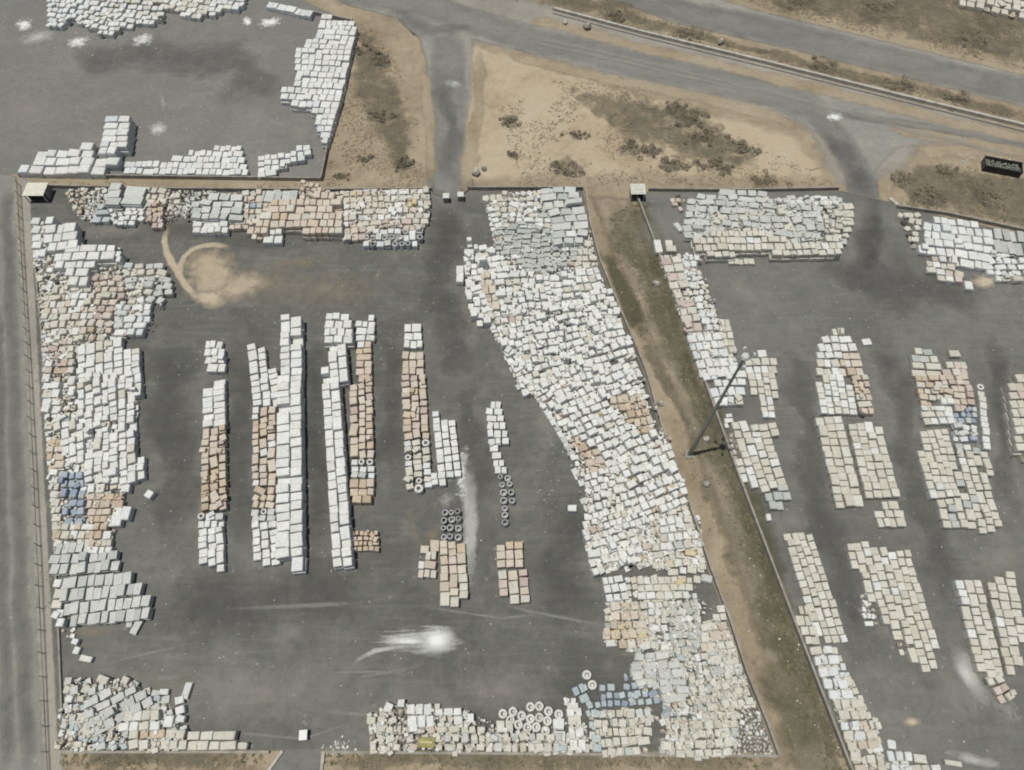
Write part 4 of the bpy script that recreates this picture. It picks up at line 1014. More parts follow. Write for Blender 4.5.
R('22', [(582, 692), (640, 682), (668, 692), (670, 775), (582, 775)], {'peach': .6, 'tan': .4}, 'tan head of the sixth row', w=1.2, d=1.3, h=1.1, j=.25)
R('33', [(90, 5), (180, 5), (190, 150), (198, 260), (92, 265), (90, 100)], {'peach': .5, 'pink': .3, 'tan': .2}, 'peach middle of the sixth row', w=1.15, d=1.2, h=1.1, j=.45, ang=87)
R('33', [(92, 268), (198, 262), (205, 455), (165, 460), (165, 485), (128, 485), (108, 440)], {'cream': .4, 'ring': .1, 'cool': .25, 'pink': .25}, 'pale tail of the sixth row', w=1.1, d=1.15, h=1.1, j=.5, ang=87)
R('33', [(205, 152), (235, 152), (240, 182), (300, 186), (322, 380), (320, 412), (272, 415), (270, 452), (205, 445), (218, 380)], {'white': .6, 'cool': .4}, 'white row beside powder trail', w=1.15, d=1.2, h=1.15, j=.25, ang=84)
R('33', [(420, 132), (480, 110), (500, 200), (515, 272), (468, 282), (490, 340), (510, 398), (460, 402), (432, 280)], {'white': .7, 'cool': .3}, 'white row next to great mass', w=1.1, d=1.2, h=1.1, j=.35, ang=0)
R('33', [(470, 402), (525, 402), (530, 455), (472, 455)], {'gring': 1}, 'small rings below white row', w=1.05, d=1.1, h=1.0, j=.2, long=0)
R('33', [(475, 460), (538, 460), (540, 520), (515, 530), (515, 612), (485, 612), (480, 530)], {'gring': 1}, 'grey ring file below white row', w=1.15, d=1.2, h=1.1, j=.25, long=0)
R('33', [(240, 555), (320, 540), (330, 672), (242, 668)], {'gring': 1}, 'grey rings beside powder trail', w=1.15, d=1.2, h=1.15, j=.25, long=0)
R('33', [(190, 660), (340, 675), (342, 800), (230, 800), (228, 710), (160, 720)], {'peach': .7, 'pink': .2, 'tan': .1}, 'tan block below grey rings', w=1.3, d=1.3, h=1.1, j=.2, ang=88)
R('33', [(150, 740), (225, 708), (226, 818), (152, 818)], {'white': .5, 'cream': .3, 'pink': .2}, 'white pair beside tan block', w=1.1, d=1.3, h=1.0, j=.3)
R('43', [(315, -15), (430, -15), (420, 60), (408, 122), (322, 118)], {'peach': .6, 'cream': .25, 'pink': .15}, 'lower tan block below grey rings', w=1.2, d=1.25, h=1.1, j=.2, ang=88)
R('33', [(465, 690), (500, 672), (570, 672), (575, 775), (465, 775)], {'peach': .55, 'tan': .2, 'cream': .25}, 'short tan block in the open', w=1.2, d=1.25, h=1.1, j=.2, ang=88)
R('43', [(548, -30), (655, -30), (662, 40), (680, 98), (635, 108), (595, 112), (592, 82), (555, 75)], {'cream': .4, 'pink': .3, 'peach': .3}, 'lower part of short tan block', w=1.2, d=1.25, h=1.1, j=.25, ang=86)
R('33', [(748, 524), (785, 524), (785, 552), (748, 552)], W, 'lone bale near great mass', w=1.5, d=1.3, h=1.0, j=.02, long=0, shape='bale')

# ---- east yard
R('24', [(270, 72), (420, 40), (530, 40), (660, 75), (800, 100), (815, 190), (800, 225), (690, 240), (600, 205), (450, 192), (400, 205), (280, 235), (245, 215), (260, 130)], {'grey': .92, 'cream': .08}, 'wide grey slab field behind cream rows', w=1.9, d=1.5, h=1.2, j=.5, ang=3)
R('24', [(215, 170), (240, 170), (245, 205), (230, 210)], 'grey', 'fallen slab beside wide field', w=1.1, d=2.2, h=.5, j=.05, ang=-20, long=0)
R('24', [(290, 235), (370, 212), (560, 200), (610, 210), (690, 245), (800, 235), (870, 225), (900, 270), (870, 296), (690, 300), (620, 300), (600, 285), (350, 298), (330, 280), (290, 265)], {'cream': .95, 'white': .05}, 'cream rows before grey slab field', w=1.2, d=1.3, h=1.0, tiers=2, j=.35, ang=-1)
R('24', [(350, 300), (372, 298), (372, 322), (352, 324)], 'cream', 'small cream bale before cream rows', w=1.1, d=1.1, h=.8, j=.1, long=0)
R('24', [(430, 318), (535, 312), (537, 328), (432, 335)], 'cream', 'low cream file on open asphalt', w=1.1, d=1.2, h=.6, j=.2)
R('24', [(602, 292), (635, 290), (636, 312), (604, 314)], 'cream', 'bale jutting from cream rows', w=1.2, d=1.4, h=.9, j=.1, long=0)
R('24', [(660, 60), (780, 62), (870, 68), (868, 92), (700, 98), (665, 90)], {'white': .5, 'grey': .3, 'rub': .2}, 'loose white row by the top wall', w=1.7, d=1.4, j=.6)
R('24', [(850, 115), (885, 90), (932, 92), (940, 180), (862, 196), (855, 170)], {'cream': .6, 'white': .4}, 'pale group at the yard entrance', w=1.2, d=1.5, h=1.1, j=.35, hole=.06)
R('24', [(195, 65), (270, 50), (270, 110), (215, 125)], {'rub': .4, 'dark': .3, 'pink': .3}, 'scrap near the small shelter', w=1.0, d=1.1, h=.6, j=1, hole=.2)
R('24', [(130, 235), (158, 234), (178, 288), (146, 292)], {'white': .7, 'cream': .3}, 'double bale at wall end', w=1.4, d=2.2, h=1.1, j=.05, ang=-5, long=0)
R('24', [(178, 236), (205, 236), (230, 278), (185, 284)], {'cream': .7, 'white': .3}, 'second pair at wall end', w=1.7, d=1.6, h=1.1, j=.1, long=0)
R('24', [(160, 312), (240, 302), (285, 430), (250, 445), (240, 470), (205, 445), (190, 390)], {'pink': .25, 'cream': .75}, 'pale blocks along the weedy strip wall', w=1.7, d=1.8, h=1.1, j=.25, ang=-5, cluster=.2)
R('24', [(255, 292), (322, 300), (305, 345), (308, 430), (280, 432), (250, 360)], {'cool': .8, 'white': .2}, 'bluish film heap by the wall', w=1.3, d=1.4, h=1.1, j=.8)
R('24', [(222, 490), (290, 470), (310, 520), (325, 570), (330, 600), (262, 610), (235, 530)], {'pink': .4, 'cream': .6}, 'pinkish blocks along the wall', w=1.5, d=1.6, h=1.1, j=.3, ang=-5)
R('24', [(292, 468), (330, 462), (335, 510), (380, 520), (400, 590), (365, 600), (330, 580), (310, 520)], {'cool': .8, 'white': .2}, 'second bluish film heap', w=1.3, d=1.5, h=1.1, j=.6)
R('24', [(395, 555), (436, 552), (470, 690), (430, 675), (395, 620)], {'cream': .8, 'peach': .2}, 'cream wedge beside film heap', w=1.2, d=1.3, h=1.0, j=.25)
R('24', [(265, 622), (395, 605), (430, 680), (470, 720), (472, 775), (318, 775)], {'cool': .45, 'white': .55}, 'white block above the mast', w=1.35, d=1.5, h=1.1, j=.35, ang=-5)
R('34', [(642, 0), (825, -5), (822, 60), (808, 112), (720, 132), (700, 132), (672, 60)], {'white': .5, 'cool': .35, 'cream': .15}, 'white block beside the mast', w=1.3, d=1.35, h=1.1, j=.4, ang=-4, hole=.04)
R('24', [(495, 695), (530, 700), (585, 675), (588, 700), (625, 705), (628, 770), (505, 770)], {'white': .6, 'cream': .4}, 'small block under the mast head', w=1.35, d=1.5, h=1.0, j=.25)
R('34', [(830, -2), (938, -2), (946, 175), (890, 178), (880, 112), (838, 60)], CW, 'cream stair of bales beside mast', w=1.15, d=1.2, h=1.0, j=.15, ang=80)
R('34', [(728, 172), (768, 160), (775, 195), (740, 220)], {'white': 1}, 'white scraps at the mast foot', w=1.2, d=1.0, h=.7, j=.8)
R('34', [(772, 195), (830, 178), (832, 210), (940, 195), (945, 300), (965, 330), (985, 440), (890, 480), (850, 450), (800, 425), (790, 340), (820, 330)], {'cream': .65, 'white': .35}, 'pale block past the mast foot', w=1.2, d=1.25, h=1.05, j=.25, ang=72)
R('34', [(745, 235), (790, 250), (815, 325), (790, 340), (800, 420), (775, 370)], {'rub': .6, 'cream': .4}, 'crumbled file by the wall', w=.9, d=.9, h=.6, j=.9, hole=.1)
R('34', [(895, 480), (985, 445), (1010, 512), (920, 545)], {'cream': .6, 'sage': .4}, 'khaki end past the mast', w=1.5, d=1.3, h=1.1, tiers=1, j=.1, ang=-2, shape='bale')
R('34', [(900, 562), (922, 560), (925, 590), (902, 592)], 'white', 'lone sack below khaki end', w=1.1, d=1.3, h=.8, j=.3, long=0, shape='sack')
R('25', [(222, 622), (290, 590), (315, 630), (362, 640), (345, 690), (285, 700), (285, 780), (190, 780), (195, 680)], {'white': .7, 'cream': .3}, 'head of the pale row', w=1.2, d=1.4, h=1.05, j=.35)
R('25', [(285, 705), (345, 688), (370, 690), (385, 780), (285, 780)], {'tan': .3, 'peach': .4, 'cream': .3}, 'tan flank of the pale row', w=1.2, d=1.3, h=1.0, j=.4)
R('25', [(380, 628), (415, 628), (417, 652), (382, 654)], W, 'lone bale beside the pale row', w=1.5, d=1.5, h=.9, j=.05, ang=-5, long=0)
R('35', [(205, 5), (300, 5), (330, 60), (360, 165), (212, 162), (205, 80)], {'white': .65, 'cream': .35}, 'lower head of the pale row', w=1.15, d=1.2, h=1.05, j=.2, ang=80)
R('35', [(332, 5), (400, 5), (425, 165), (366, 166)], {'peach': .4, 'tan': .2, 'cream': .3, 'pink': .1}, 'lower tan flank of the pale row', w=1.1, d=1.15, h=1.0, j=.45)
R('35', [(190, 178), (285, 170), (310, 230), (330, 330), (375, 530), (275, 540), (245, 400), (215, 280)], {'cream': .9, 'white': .1}, 'cream file pair below the pale row', w=1.2, d=1.25, h=1.15, j=.09, long=.15, ang=76)
R('35', [(320, 205), (410, 190), (460, 230), (515, 495), (390, 500), (350, 320)], {'cream': .85, 'white': .15}, 'broad cream file beside the pair', w=1.12, d=1.2, h=1.15, j=.09, long=.08, ang=76)
R('35', [(422, 538), (510, 508), (545, 560), (550, 610), (445, 615)], {'cream': .8, 'sage': .2}, 'small cream cluster below files', w=1.15, d=1.15, h=1.05, j=.25)
R('25', [(572, 690), (600, 670), (655, 682), (690, 735), (700, 780), (576, 780)], {'cream': .7, 'sage': .2, 'peach': .1}, 'head of the wide mixed row', w=1.7, d=1.5, h=1.1, j=.25, ang=4, long=.2)
R('25', [(725, 676), (770, 676), (770, 702), (725, 704)], 'cream', 'lone khaki bale above mixed row', w=1.7, d=1.5, h=1.0, j=.05, long=0)
R('25', [(700, 745), (732, 720), (795, 725), (800, 780), (700, 780)], {'cream': .5, 'pink': .5}, 'pinkish head of the mixed row', w=1.2, d=1.4, h=1.05, j=.2)
R('35', [(585, 5), (700, 5), (740, 70), (740, 100), (610, 132), (600, 80)], {'tan': .3, 'peach': .25, 'cream': .45}, 'tan part of the mixed row', w=1.25, d=1.2, h=1.05, j=.45)
R('35', [(612, 132), (740, 102), (742, 195), (650, 205), (612, 185)], {'white': .6, 'cream': .3, 'grey': .1}, 'white part of the mixed row', w=1.25, d=1.25, h=1.05, j=.3)
R('35', [(705, 5), (800, 5), (832, 130), (742, 155), (742, 75)], {'peach': .5, 'pink': .3, 'tan': .2}, 'pink flank of the mixed row', w=1.15, d=1.2, h=1.05, j=.4)
R('35', [(732, 200), (745, 158), (832, 135), (838, 270), (740, 272)], {'grey': .4, 'blue': .15, 'cool': .45}, 'bluish grey jumble in mixed row', w=.95, d=1.0, h=.9, j=.8)
R('35', [(590, 240), (640, 225), (715, 222), (775, 490), (650, 500), (615, 330)], {'cream': .8, 'white': .2}, 'broad pale file of mixed row', w=1.15, d=1.2, h=1.15, j=.09, long=.08, ang=73)
R('35', [(738, 275), (800, 285), (870, 312), (890, 350), (895, 470), (925, 580), (920, 632), (868, 640), (840, 650), (830, 620), (700, 620), (672, 505), (775, 492)], {'cream': .7, 'sage': .25, 'white': .05}, 'khaki tail of mixed row', w=1.2, d=1.15, h=1.05, j=.35, hole=.03, shape='bale', ang=74)
R('35', [(836, 70), (866, 70), (892, 302), (866, 305)], {'white': .6, 'cream': .4}, 'single file beside mixed row', w=1.1, d=1.4, h=1.1, j=.08, long=0, ang=83.5)
R('35', [(834, 40), (864, 40), (866, 68), (836, 68)], 'ring', 'coil capping the single file', w=1.2, d=1.2, h=1.1, j=.05, long=0)
R('35', [(955, 28), (990, 20), (1022, 0), (1060, 0), (1060, 340), (992, 302)], {'cream': .85, 'pink': .15}, 'tall row at the picture edge', w=1.2, d=1.4, h=1.2, tiers=2, j=.12, ang=-2)
R('F', [(785.5, 533), (803, 531.5), (813, 535.5), (822, 566), (841, 622), (847, 642.7), (823, 643.2), (807, 610), (794, 568)], {'cream': .8, 'white': .2}, 'long file along the lower wall', w=1.12, d=1.12, h=1.1, j=.09, long=.08, ang=72)
R('45', [(105, 155), (140, 112), (165, 125), (212, 262), (155, 270)], {'cream': .7, 'sage': .2, 'rub': .1}, 'wedge by the lower wall', w=1.1, d=1.15, h=1.0, j=.3)
R('F', [(846, 544), (871, 540), (873, 546.5), (882, 546.5), (886, 552), (909, 549.5), (918, 577), (928.5, 614.6), (939.7, 664.8), (928.5, 673.5), (919, 665), (911.4, 659.7), (911, 644.7), (890.9, 635), (886, 619.6), (877, 609.6), (868.3, 592), (856, 568)], {'cream': .85, 'white': .15}, 'wide cream block', w=1.12, d=1.12, h=1.2, j=.09, long=.1, ang=74)
R('45', [(365, 60), (400, 65), (435, 135), (448, 185), (385, 195)], {'rub': .5, 'white': .5}, 'dusty crumbled white edge', w=.85, d=.85, h=.6, j=.9, hole=.1)
R('45', [(500, 235), (568, 225), (570, 300), (530, 315)], {'cream': .4, 'rub': .3, 'pink': .3}, 'broken corner of the cream block', w=.95, d=.95, h=.7, j=.8)
R('45', [(755, 10), (850, 10), (900, 220), (938, 395), (900, 402), (868, 395), (830, 350), (790, 190)], {'cream': .95, 'white': .05}, 'cream file with powder trail', w=1.12, d=1.18, h=1.2, tiers=1, j=.09, long=.15, ang=76)
R('45', [(865, 402), (935, 400), (985, 470), (975, 495), (920, 490)], {'cream': .7, 'pink': .3}, 'tail of the file with powder', w=1.3, d=1.2, h=1.0, j=.45, ang=-20)
R('45', [(882, 32), (910, 5), (975, -30), (1000, 60), (1030, 230), (1010, 345), (960, 405), (935, 300), (905, 150)], {'cream': .9, 'white': .1}, 'last cream file', w=1.12, d=1.18, h=1.15, j=.09, long=.1, ang=78)
R('45', [(162, 282), (250, 268), (292, 330), (285, 395), (340, 405), (345, 470), (300, 490), (245, 480), (205, 400)], {'cool': .7, 'cream': .3}, 'bluish bags along the lower wall', w=1.35, d=1.25, h=1.05, j=.45, ang=-6, shape='sack')
R('45', [(258, 492), (350, 480), (385, 490), (400, 540), (440, 590), (435, 610), (455, 700), (380, 710), (335, 740), (300, 620)], {'cream': .55, 'peach': .2, 'cool': .25}, 'lower cream bags by the wall', w=1.3, d=1.2, h=1.0, j=.45, ang=-4)
R('45', [(335, 745), (455, 705), (480, 770), (470, 830), (365, 830)], {'cream': .6, 'peach': .3, 'rub': .1}, 'corner heap at the picture bottom', w=1.3, d=1.2, h=1.0, j=.5)
R('45', [(475, 645), (515, 645), (520, 700), (575, 700), (580, 770), (500, 790), (480, 740)], {'cool': .7, 'white': .3}, 'bluish bags at the picture bottom', w=1.15, d=1.2, h=1.0, j=.5, shape='sack')
R('45', [(585, 725), (605, 705), (640, 705), (640, 740), (690, 760), (690, 830), (500, 830), (560, 790)], {'cream': .9, 'white': .1}, 'cream group at the picture bottom', w=1.25, d=1.25, h=1.0, j=.3)
R('45', [(708, 728), (780, 735), (778, 758), (706, 750)], 'cream', 'cream pair on its own', w=1.6, d=1.2, h=.9, j=.05, ang=6)
R('25', [(510, 128), (610, 130), (615, 160), (600, 260), (575, 270), (545, 190)], {'rub': .4, 'cream': .5, 'dark': .1}, 'rubble by the yard entrance', w=1.2, d=1.3, h=.8, j=.8)
R('25', [(620, 160), (720, 150), (895, 190), (900, 262), (905, 290), (890, 345), (820, 350), (740, 330), (690, 300), (600, 295), (600, 270), (625, 240)], {'white': .6, 'cool': .4}, 'white field near the dark skip', w=1.55, d=1.7, h=1.1, j=.35, ang=7, long=.15)
R('25', [(890, 285), (1000, 300), (1050, 300), (1050, 400), (985, 405), (920, 395), (870, 385), (870, 340)], {'white': .5, 'cool': .3, 'rub': .1, 'cream': .1}, 'white sacks near the dark skip', w=1.4, d=1.4, h=1.0, j=.7, shape='sack')
R('25', [(635, 315), (690, 305), (740, 340), (785, 380), (770, 412), (700, 402), (630, 355)], {'cream': .6, 'pink': .2, 'white': .2}, 'cream front of the white field', w=1.5, d=1.5, h=1.0, j=.35, ang=8)
R('25', [(785, 402), (818, 402), (820, 432), (787, 434)], W, 'front bale of the white field', w=1.4, d=1.6, h=1.1, j=.05, ang=4, long=0)
R('25', [(900, 190), (1050, 222), (1050, 290), (900, 286)], {'sage': .6, 'grey': .4}, 'greenish slabs near the dark skip', w=1.3, d=3.0, h=1.2, j=.1, ang=6, long=0)

# broken bits lying on and between the stacks
def debris(c, pts, n, z, pal=('rub', 'white', 'cream'), smin=.14, smax=.5):
    F_ = [cpx(c, p) for p in pts]
    X0, X1, Y0, Y1 = min(p[0] for p in F_), max(p[0] for p in F_), min(p[1] for p in F_), max(p[1] for p in F_)
    k = 0
    while k < n:
        x, y = rng.uniform(X0, X1), rng.uniform(Y0, Y1)
        if not inside(F_, x, y):
            continue
        k += 1
        p = at(x, y, z)
        q = smin + (smax - smin) * rng.random() ** 2
        kd = rng.choice(pal)
        LOWER.append(dict(kind=kd, shape='chunk' if rng.random() < .5 else 'slab', var=rng.randrange(7), loc=(p.x, p.y, z - .25), size=(q, q * rng.uniform(.5, 1.4), .3 + q * .5),
                          rot=(rng.gauss(0, .2), rng.gauss(0, .2), rng.uniform(0, 6)), row=0, col=0, phrase=''))
debris('44', [(280, 100), (640, 90), (745, 180), (815, 385), (860, 510), (930, 712), (480, 712), (500, 515), (390, 435), (385, 300), (260, 262)], 900, 1.0)
debris('34', [(175, 590), (640, 570), (665, 775), (200, 790)], 350, 1.0)
debris('43', [(30, 550), (140, 500), (410, 525), (620, 620), (900, 560), (920, 700), (40, 695)], 420, .95)
debris('41', [(255, 410), (510, 400), (745, 600), (745, 690), (215, 688)], 330, .85)
debris('21', [(130, 310), (490, 335), (690, 400), (600, 600), (490, 640), (300, 770), (175, 770)], 480, 1.05, ('rub', 'cream', 'pink', 'white'))
debris('21', [(265, 45), (720, 40), (1030, 50), (1030, 200), (650, 160), (300, 145)], 330, .95, ('rub', 'grey', 'cream', 'dark'))
debris('22', [(345, 45), (690, 32), (695, 160), (470, 210), (345, 238)], 260, 1.1, ('rub', 'pink', 'white'))
debris('23', [(165, 60), (540, 35), (592, 180), (640, 400), (300, 350), (215, 260)], 420, 1.1, ('rub', 'sage', 'white', 'grey'))
debris('23', [(95, 290), (300, 350), (655, 432), (800, 760), (330, 840), (205, 600)], 380, 1.25, ('rub', 'white', 'grey'))
debris('34', [(-70, 40), (270, -25), (405, 0), (512, 245), (595, 540), (180, 560), (70, 230)], 420, 1.25, ('rub', 'white', 'tan'))
debris('24', [(275, 75), (860, 70), (935, 185), (870, 290), (340, 290)], 380, 1.2, ('rub', 'grey', 'cream'))
debris('24', [(150, 300), (320, 300), (470, 740), (320, 770)], 160, 1.1, ('rub', 'cool', 'pink'))
debris('31', [(170, 0), (300, 0), (480, 470), (440, 700), (215, 705)], 260, 1.0, ('rub', 'white', 'tan'))

# low stray goods that fill the gaps between the stacks
def filler(c, pts, pal, h=.6, w=1.0, j=.8, ang=-6, hole=.06):
    R(c, pts, pal, 'filler', w=w, d=w, h=h, j=j, ang=ang, hole=hole, flat=True)
filler('44', [(255, 90), (390, 95), (600, 90), (630, 190), (745, 180), (785, 280), (815, 385), (860, 500), (880, 530), (800, 535), (795, 655), (770, 715), (480, 712), (470, 600), (500, 515), (390, 435), (355, 380), (385, 300), (260, 262)], {'cream': .4, 'sage': .2, 'grey': .15, 'rub': .15, 'white': .1}, .65)
filler('44', [(335, 0), (612, 0), (600, 88), (345, 95)], {'cream': .5, 'white': .3, 'rub': .2}, .6)
filler('34', [(172, 590), (640, 565), (660, 775), (210, 790)], {'white': .5, 'cream': .35, 'rub': .15}, .6, .95, ang=-14)
filler('44', [(190, 540), (300, 535), (480, 505), (480, 560), (440, 620), (435, 705), (200, 705)], {'cream': .6, 'teal': .15, 'rub': .25}, .6)
filler('43', [(30, 560), (140, 520), (300, 520), (410, 530), (500, 600), (620, 625), (830, 640), (900, 560), (920, 700), (40, 695)], {'cream': .45, 'rub': .25, 'grey': .3}, .7)
filler('41', [(255, 410), (510, 405), (640, 480), (690, 540), (745, 600), (745, 690), (215, 688), (250, 560)], {'grey': .4, 'cream': .3, 'rub': .2, 'teal': .1}, .6)
filler('21', [(130, 150), (310, 180), (340, 265), (480, 270), (490, 335), (690, 400), (600, 500), (560, 620), (490, 640), (170, 770), (160, 560), (150, 420), (130, 330)], {'cream': .5, 'grey': .2, 'white': .15, 'rub': .15}, .6)
filler('31', [(170, 0), (560, 0), (545, 300), (570, 400), (500, 470), (480, 560), (440, 700), (215, 705), (180, 300)], {'cream': .4, 'white': .4, 'rub': .2}, .6)
filler('21', [(265, 45), (430, 20), (720, 40), (965, 55), (1030, 50), (1030, 200), (920, 180), (770, 160), (720, 135), (650, 160), (580, 160), (360, 165), (300, 140)], {'grey': .35, 'rub': .3, 'cream': .35}, .5)
filler('22', [(0, 45), (690, 32), (695, 160), (640, 230), (480, 250), (345, 238), (180, 205), (0, 200)], {'peach': .5, 'cream': .3, 'grey': .2}, .7)
filler('23', [(165, 60), (540, 35), (592, 180), (660, 430), (800, 760), (500, 830), (330, 860), (205, 600), (100, 440), (120, 265), (215, 260), (190, 140)], {'white': .5, 'cream': .3, 'grey': .2}, .55, 1.1)
filler('34', [(-70, 40), (270, -25), (405, 0), (460, 235), (512, 245), (595, 540), (655, 760), (380, 775), (200, 790), (172, 600), (180, 440), (70, 230), (-40, 75)], {'white': .5, 'cream': .3, 'tan': .2}, .5, 1.0, ang=-18)
filler('24', [(275, 75), (660, 70), (860, 70), (930, 95), (935, 185), (890, 265), (690, 298), (340, 290), (260, 220)], {'grey': .4, 'cream': .5, 'rub': .1}, .8, 1.2)
filler('24', [(150, 300), (300, 300), (400, 560), (470, 740), (470, 770), (320, 770)], {'cream': .6, 'cool': .4}, .6)
filler('45', [(165, 290), (270, 275), (340, 410), (440, 590), (470, 720), (640, 760), (640, 830), (370, 830), (250, 490)], {'cream': .7, 'cool': .3}, .55)

# coils set down one by one
def coil_at(x, y, dia, phrase, n):
    p = at(x, y, 1.1)
    ITEMS.append(dict(kind='ring', shape='coil', var=n % 3, loc=(p.x, p.y, 0), size=(dia, dia, 1.1), rot=(0, 0, n), row=0, col=n, phrase=phrase))
CO = sorted([(570, 545), (610, 537), (645, 553), (600, 570), (632, 588), (680, 565), (668, 600), (680, 518), (715, 515), (752, 535), (715, 560), (748, 573), (703, 598), (740, 613), (793, 547)])
for i, p in enumerate(CO):
    coil_at(*cpx('43', p), 1.2, 'white ring coil, %s from the fence side, in the coil cluster' % ordinal(i + 1), i + 1)
coil_at(*cpx('43', (905, 390)), 1.25, 'white ring coil standing highest, apart from the cluster above blue bales', 30)
coil_at(*cpx('43', (927, 430)), 1.25, 'white ring coil just below the lone coil, beside blue bales', 31)

# ------------------------------------------------------------------ goods: the 300 largest of each kind are things, the rest one mass per kind
def px_area(it):
    x, y, z = it['loc']
    z += it['size'][2]
    dx, dy = it['size'][0] / 2, it['size'][1] / 2
    a = [to_px((x - dx, y, z)), to_px((x + dx, y, z)), to_px((x, y - dy, z)), to_px((x, y + dy, z))]
    if not (0 < a[0][0] < 1024 and 0 < a[2][1] < 770):
        return -1
    return abs(a[1][0] - a[0][0]) * abs(a[3][1] - a[2][1])

NOT_THINGS = ('rub', 'dark')
by_kind = {}
for it in ITEMS:
    by_kind.setdefault(it['kind'], []).append(it)
SHARED = {}
def shared_mesh(shape, var, kind):
    key = (shape, var, kind)
    if key not in SHARED:
        V, F = SHAPES[shape][var]
        me = bpy.data.meshes.new(KINDS[kind][0])
        me.from_pydata([tuple(map(float, v)) for v in V], [], F)
        me.materials.append(M[kind])
        SHARED[key] = me
    return SHARED[key]

REST = {}
for kind, lst in by_kind.items():
    lst.sort(key=px_area, reverse=True)
    name, words_, cat = KINDS[kind]
    k = 0 if kind in NOT_THINGS else 300
    for it in lst[:k]:
        if px_area(it) < 0:
            REST.setdefault(kind, []).append(it)
            continue
        o = bpy.data.objects.new(name, shared_mesh(it['shape'], it['var'], kind))
        COL.objects.link(o)
        o.location = it['loc']
        o.scale = it['size']
        o.rotation_euler = it['rot']
        if it['row'] == 0:
            tag(o, it['phrase'], cat, 'white coils by the bottom wall')
        else:
            how = '%s, %s from top, %s file from right, %s' if it.get('down') else '%s, %s from left, %s row down, %s'
            tag(o, how % (words_, ordinal(it['col']), ordinal(it['row']), it['phrase']), cat, 'goods in ' + it['phrase'])
    REST.setdefault(kind, []).extend(lst[k:])
for it in LOWER:
    REST.setdefault(it['kind'], []).append(it)

def rotm(r):
    cx, sx, cy, sy, cz, sz = math.cos(r[0]), math.sin(r[0]), math.cos(r[1]), math.sin(r[1]), math.cos(r[2]), math.sin(r[2])
    Rx = np.array([[1, 0, 0], [0, cx, -sx], [0, sx, cx]])
    Ry = np.array([[cy, 0, sy], [0, 1, 0], [-sy, 0, cy]])
    Rz = np.array([[cz, -sz, 0], [sz, cz, 0], [0, 0, 1]])
    return Rz @ Ry @ Rx
for kind, lst in REST.items():
    if not lst:
        continue
    V, F, A, k = [], [], [], 0
    for it in lst:
        v, f = SHAPES[it['shape']][it['var'] % len(SHAPES[it['shape']])]
        V.append((v * np.array(it['size'])) @ rotm(it['rot']).T + np.array(it['loc']))
        F += [tuple(i + k for i in q) for q in f]
        A += [rng.random()] * len(f)
        k += len(v)
    o = mesh('stacked_' + KINDS[kind][0] + ('s' if kind not in NOT_THINGS else ''), np.concatenate(V), F, M[kind], attr=A)
    tag(o, 'mass of stacked %ss filling the yards' % KINDS[kind][1], None, None, 'stuff')

# ------------------------------------------------------------------ single objects
# high lamp mast on the weedy strip
base = at(689, 455)
mast = empty('lamp_mast', base)
MH = 30.0
mb = MB()
secs = [(0, .33), (9, .27), (18, .21), (29.4, .13)]
for (z0, r0), (z1, r1) in zip(secs, secs[1:]):
    mb.tube((0, 0, z0), (0, 0, z1), r0, r1 + .02, 16, False)
mb.build('pole', M['galv'], mast)
MB().box((0, 0, .12), (1.3, 1.3, .24)).tube((0, 0, .24), (0, 0, .34), .62, .6, 16).build('base_plate', M['wall'], mast)
hd = MB()
hd.tube((0, 0, 29.3), (0, 0, 29.7), .52, .42, 16)
hd.tube((0, 0, 29.7), (0, 0, 29.95), .42, .15, 16)
head = hd.build('head_frame', M['lamp'], mast)
for i in range(6):
    t = math.radians(60 * i + 20)
    c, s = math.cos(t), math.sin(t)
    MB().tube((.5 * c, .5 * s, 29.5), (1.15 * c, 1.15 * s, 29.45), .05, .05, 6).build('arm', M['galv'], head)
    fl = MB().tube((1.25 * c, 1.25 * s, 29.16), (1.25 * c, 1.25 * s, 29.36), .24, .2, 10)
    fl.tube((1.25 * c, 1.25 * s, 29.36), (1.25 * c, 1.25 * s, 29.5), .2, .09, 10)
    fl.build('floodlight', M['lamp'], mast)
tag(mast, 'tall steel floodlight mast standing on the weedy strip between the yards', 'lamp mast')

# open skip full of pale scrap on the dry ground
sk0, sk1 = at(981, 166.5), at(1018, 173.5)
ax = (sk1 - sk0).xy
skip = empty('skip', ((sk0 + sk1) / 2).xy.to_3d(), math.atan2(ax.y, ax.x))
L_, W_, H_ = ax.length, 2.5, 1.35
b = MB()
for sy in (-1, 1):
    b.box((0, sy * (W_ / 2 - .04), H_ / 2 + .12), (L_, .08, H_))
for sx in (-1, 1):
    b.box((sx * (L_ / 2 - .04), 0, H_ / 2 + .12), (.08, W_ - .165, H_))
b.box((0, 0, .2), (L_ - .17, W_ - .17, .12))
b.build('body', M['steel'], skip)
for sy in (-1, 1):
    MB().box((0, sy * (W_ / 2 + .02), H_ + .13), (L_ + .12, .16, .14)).build('rim', M['steel'], skip)
    for i in range(7):
        MB().box((-L_ / 2 + .4 + i * (L_ - .8) / 6, sy * (W_ / 2 + .05), H_ / 2 + .1), (.1, .1, H_ - .1)).build('rib', M['steel'], skip)
    MB().box((0, sy * .6, .06), (L_ * .96, .16, .12)).build('skid', M['steel'], skip)
tag(skip, 'long dark steel skip, open topped, on the dry ground by the road', 'skip')
V, F, A, k = [], [], [], 0
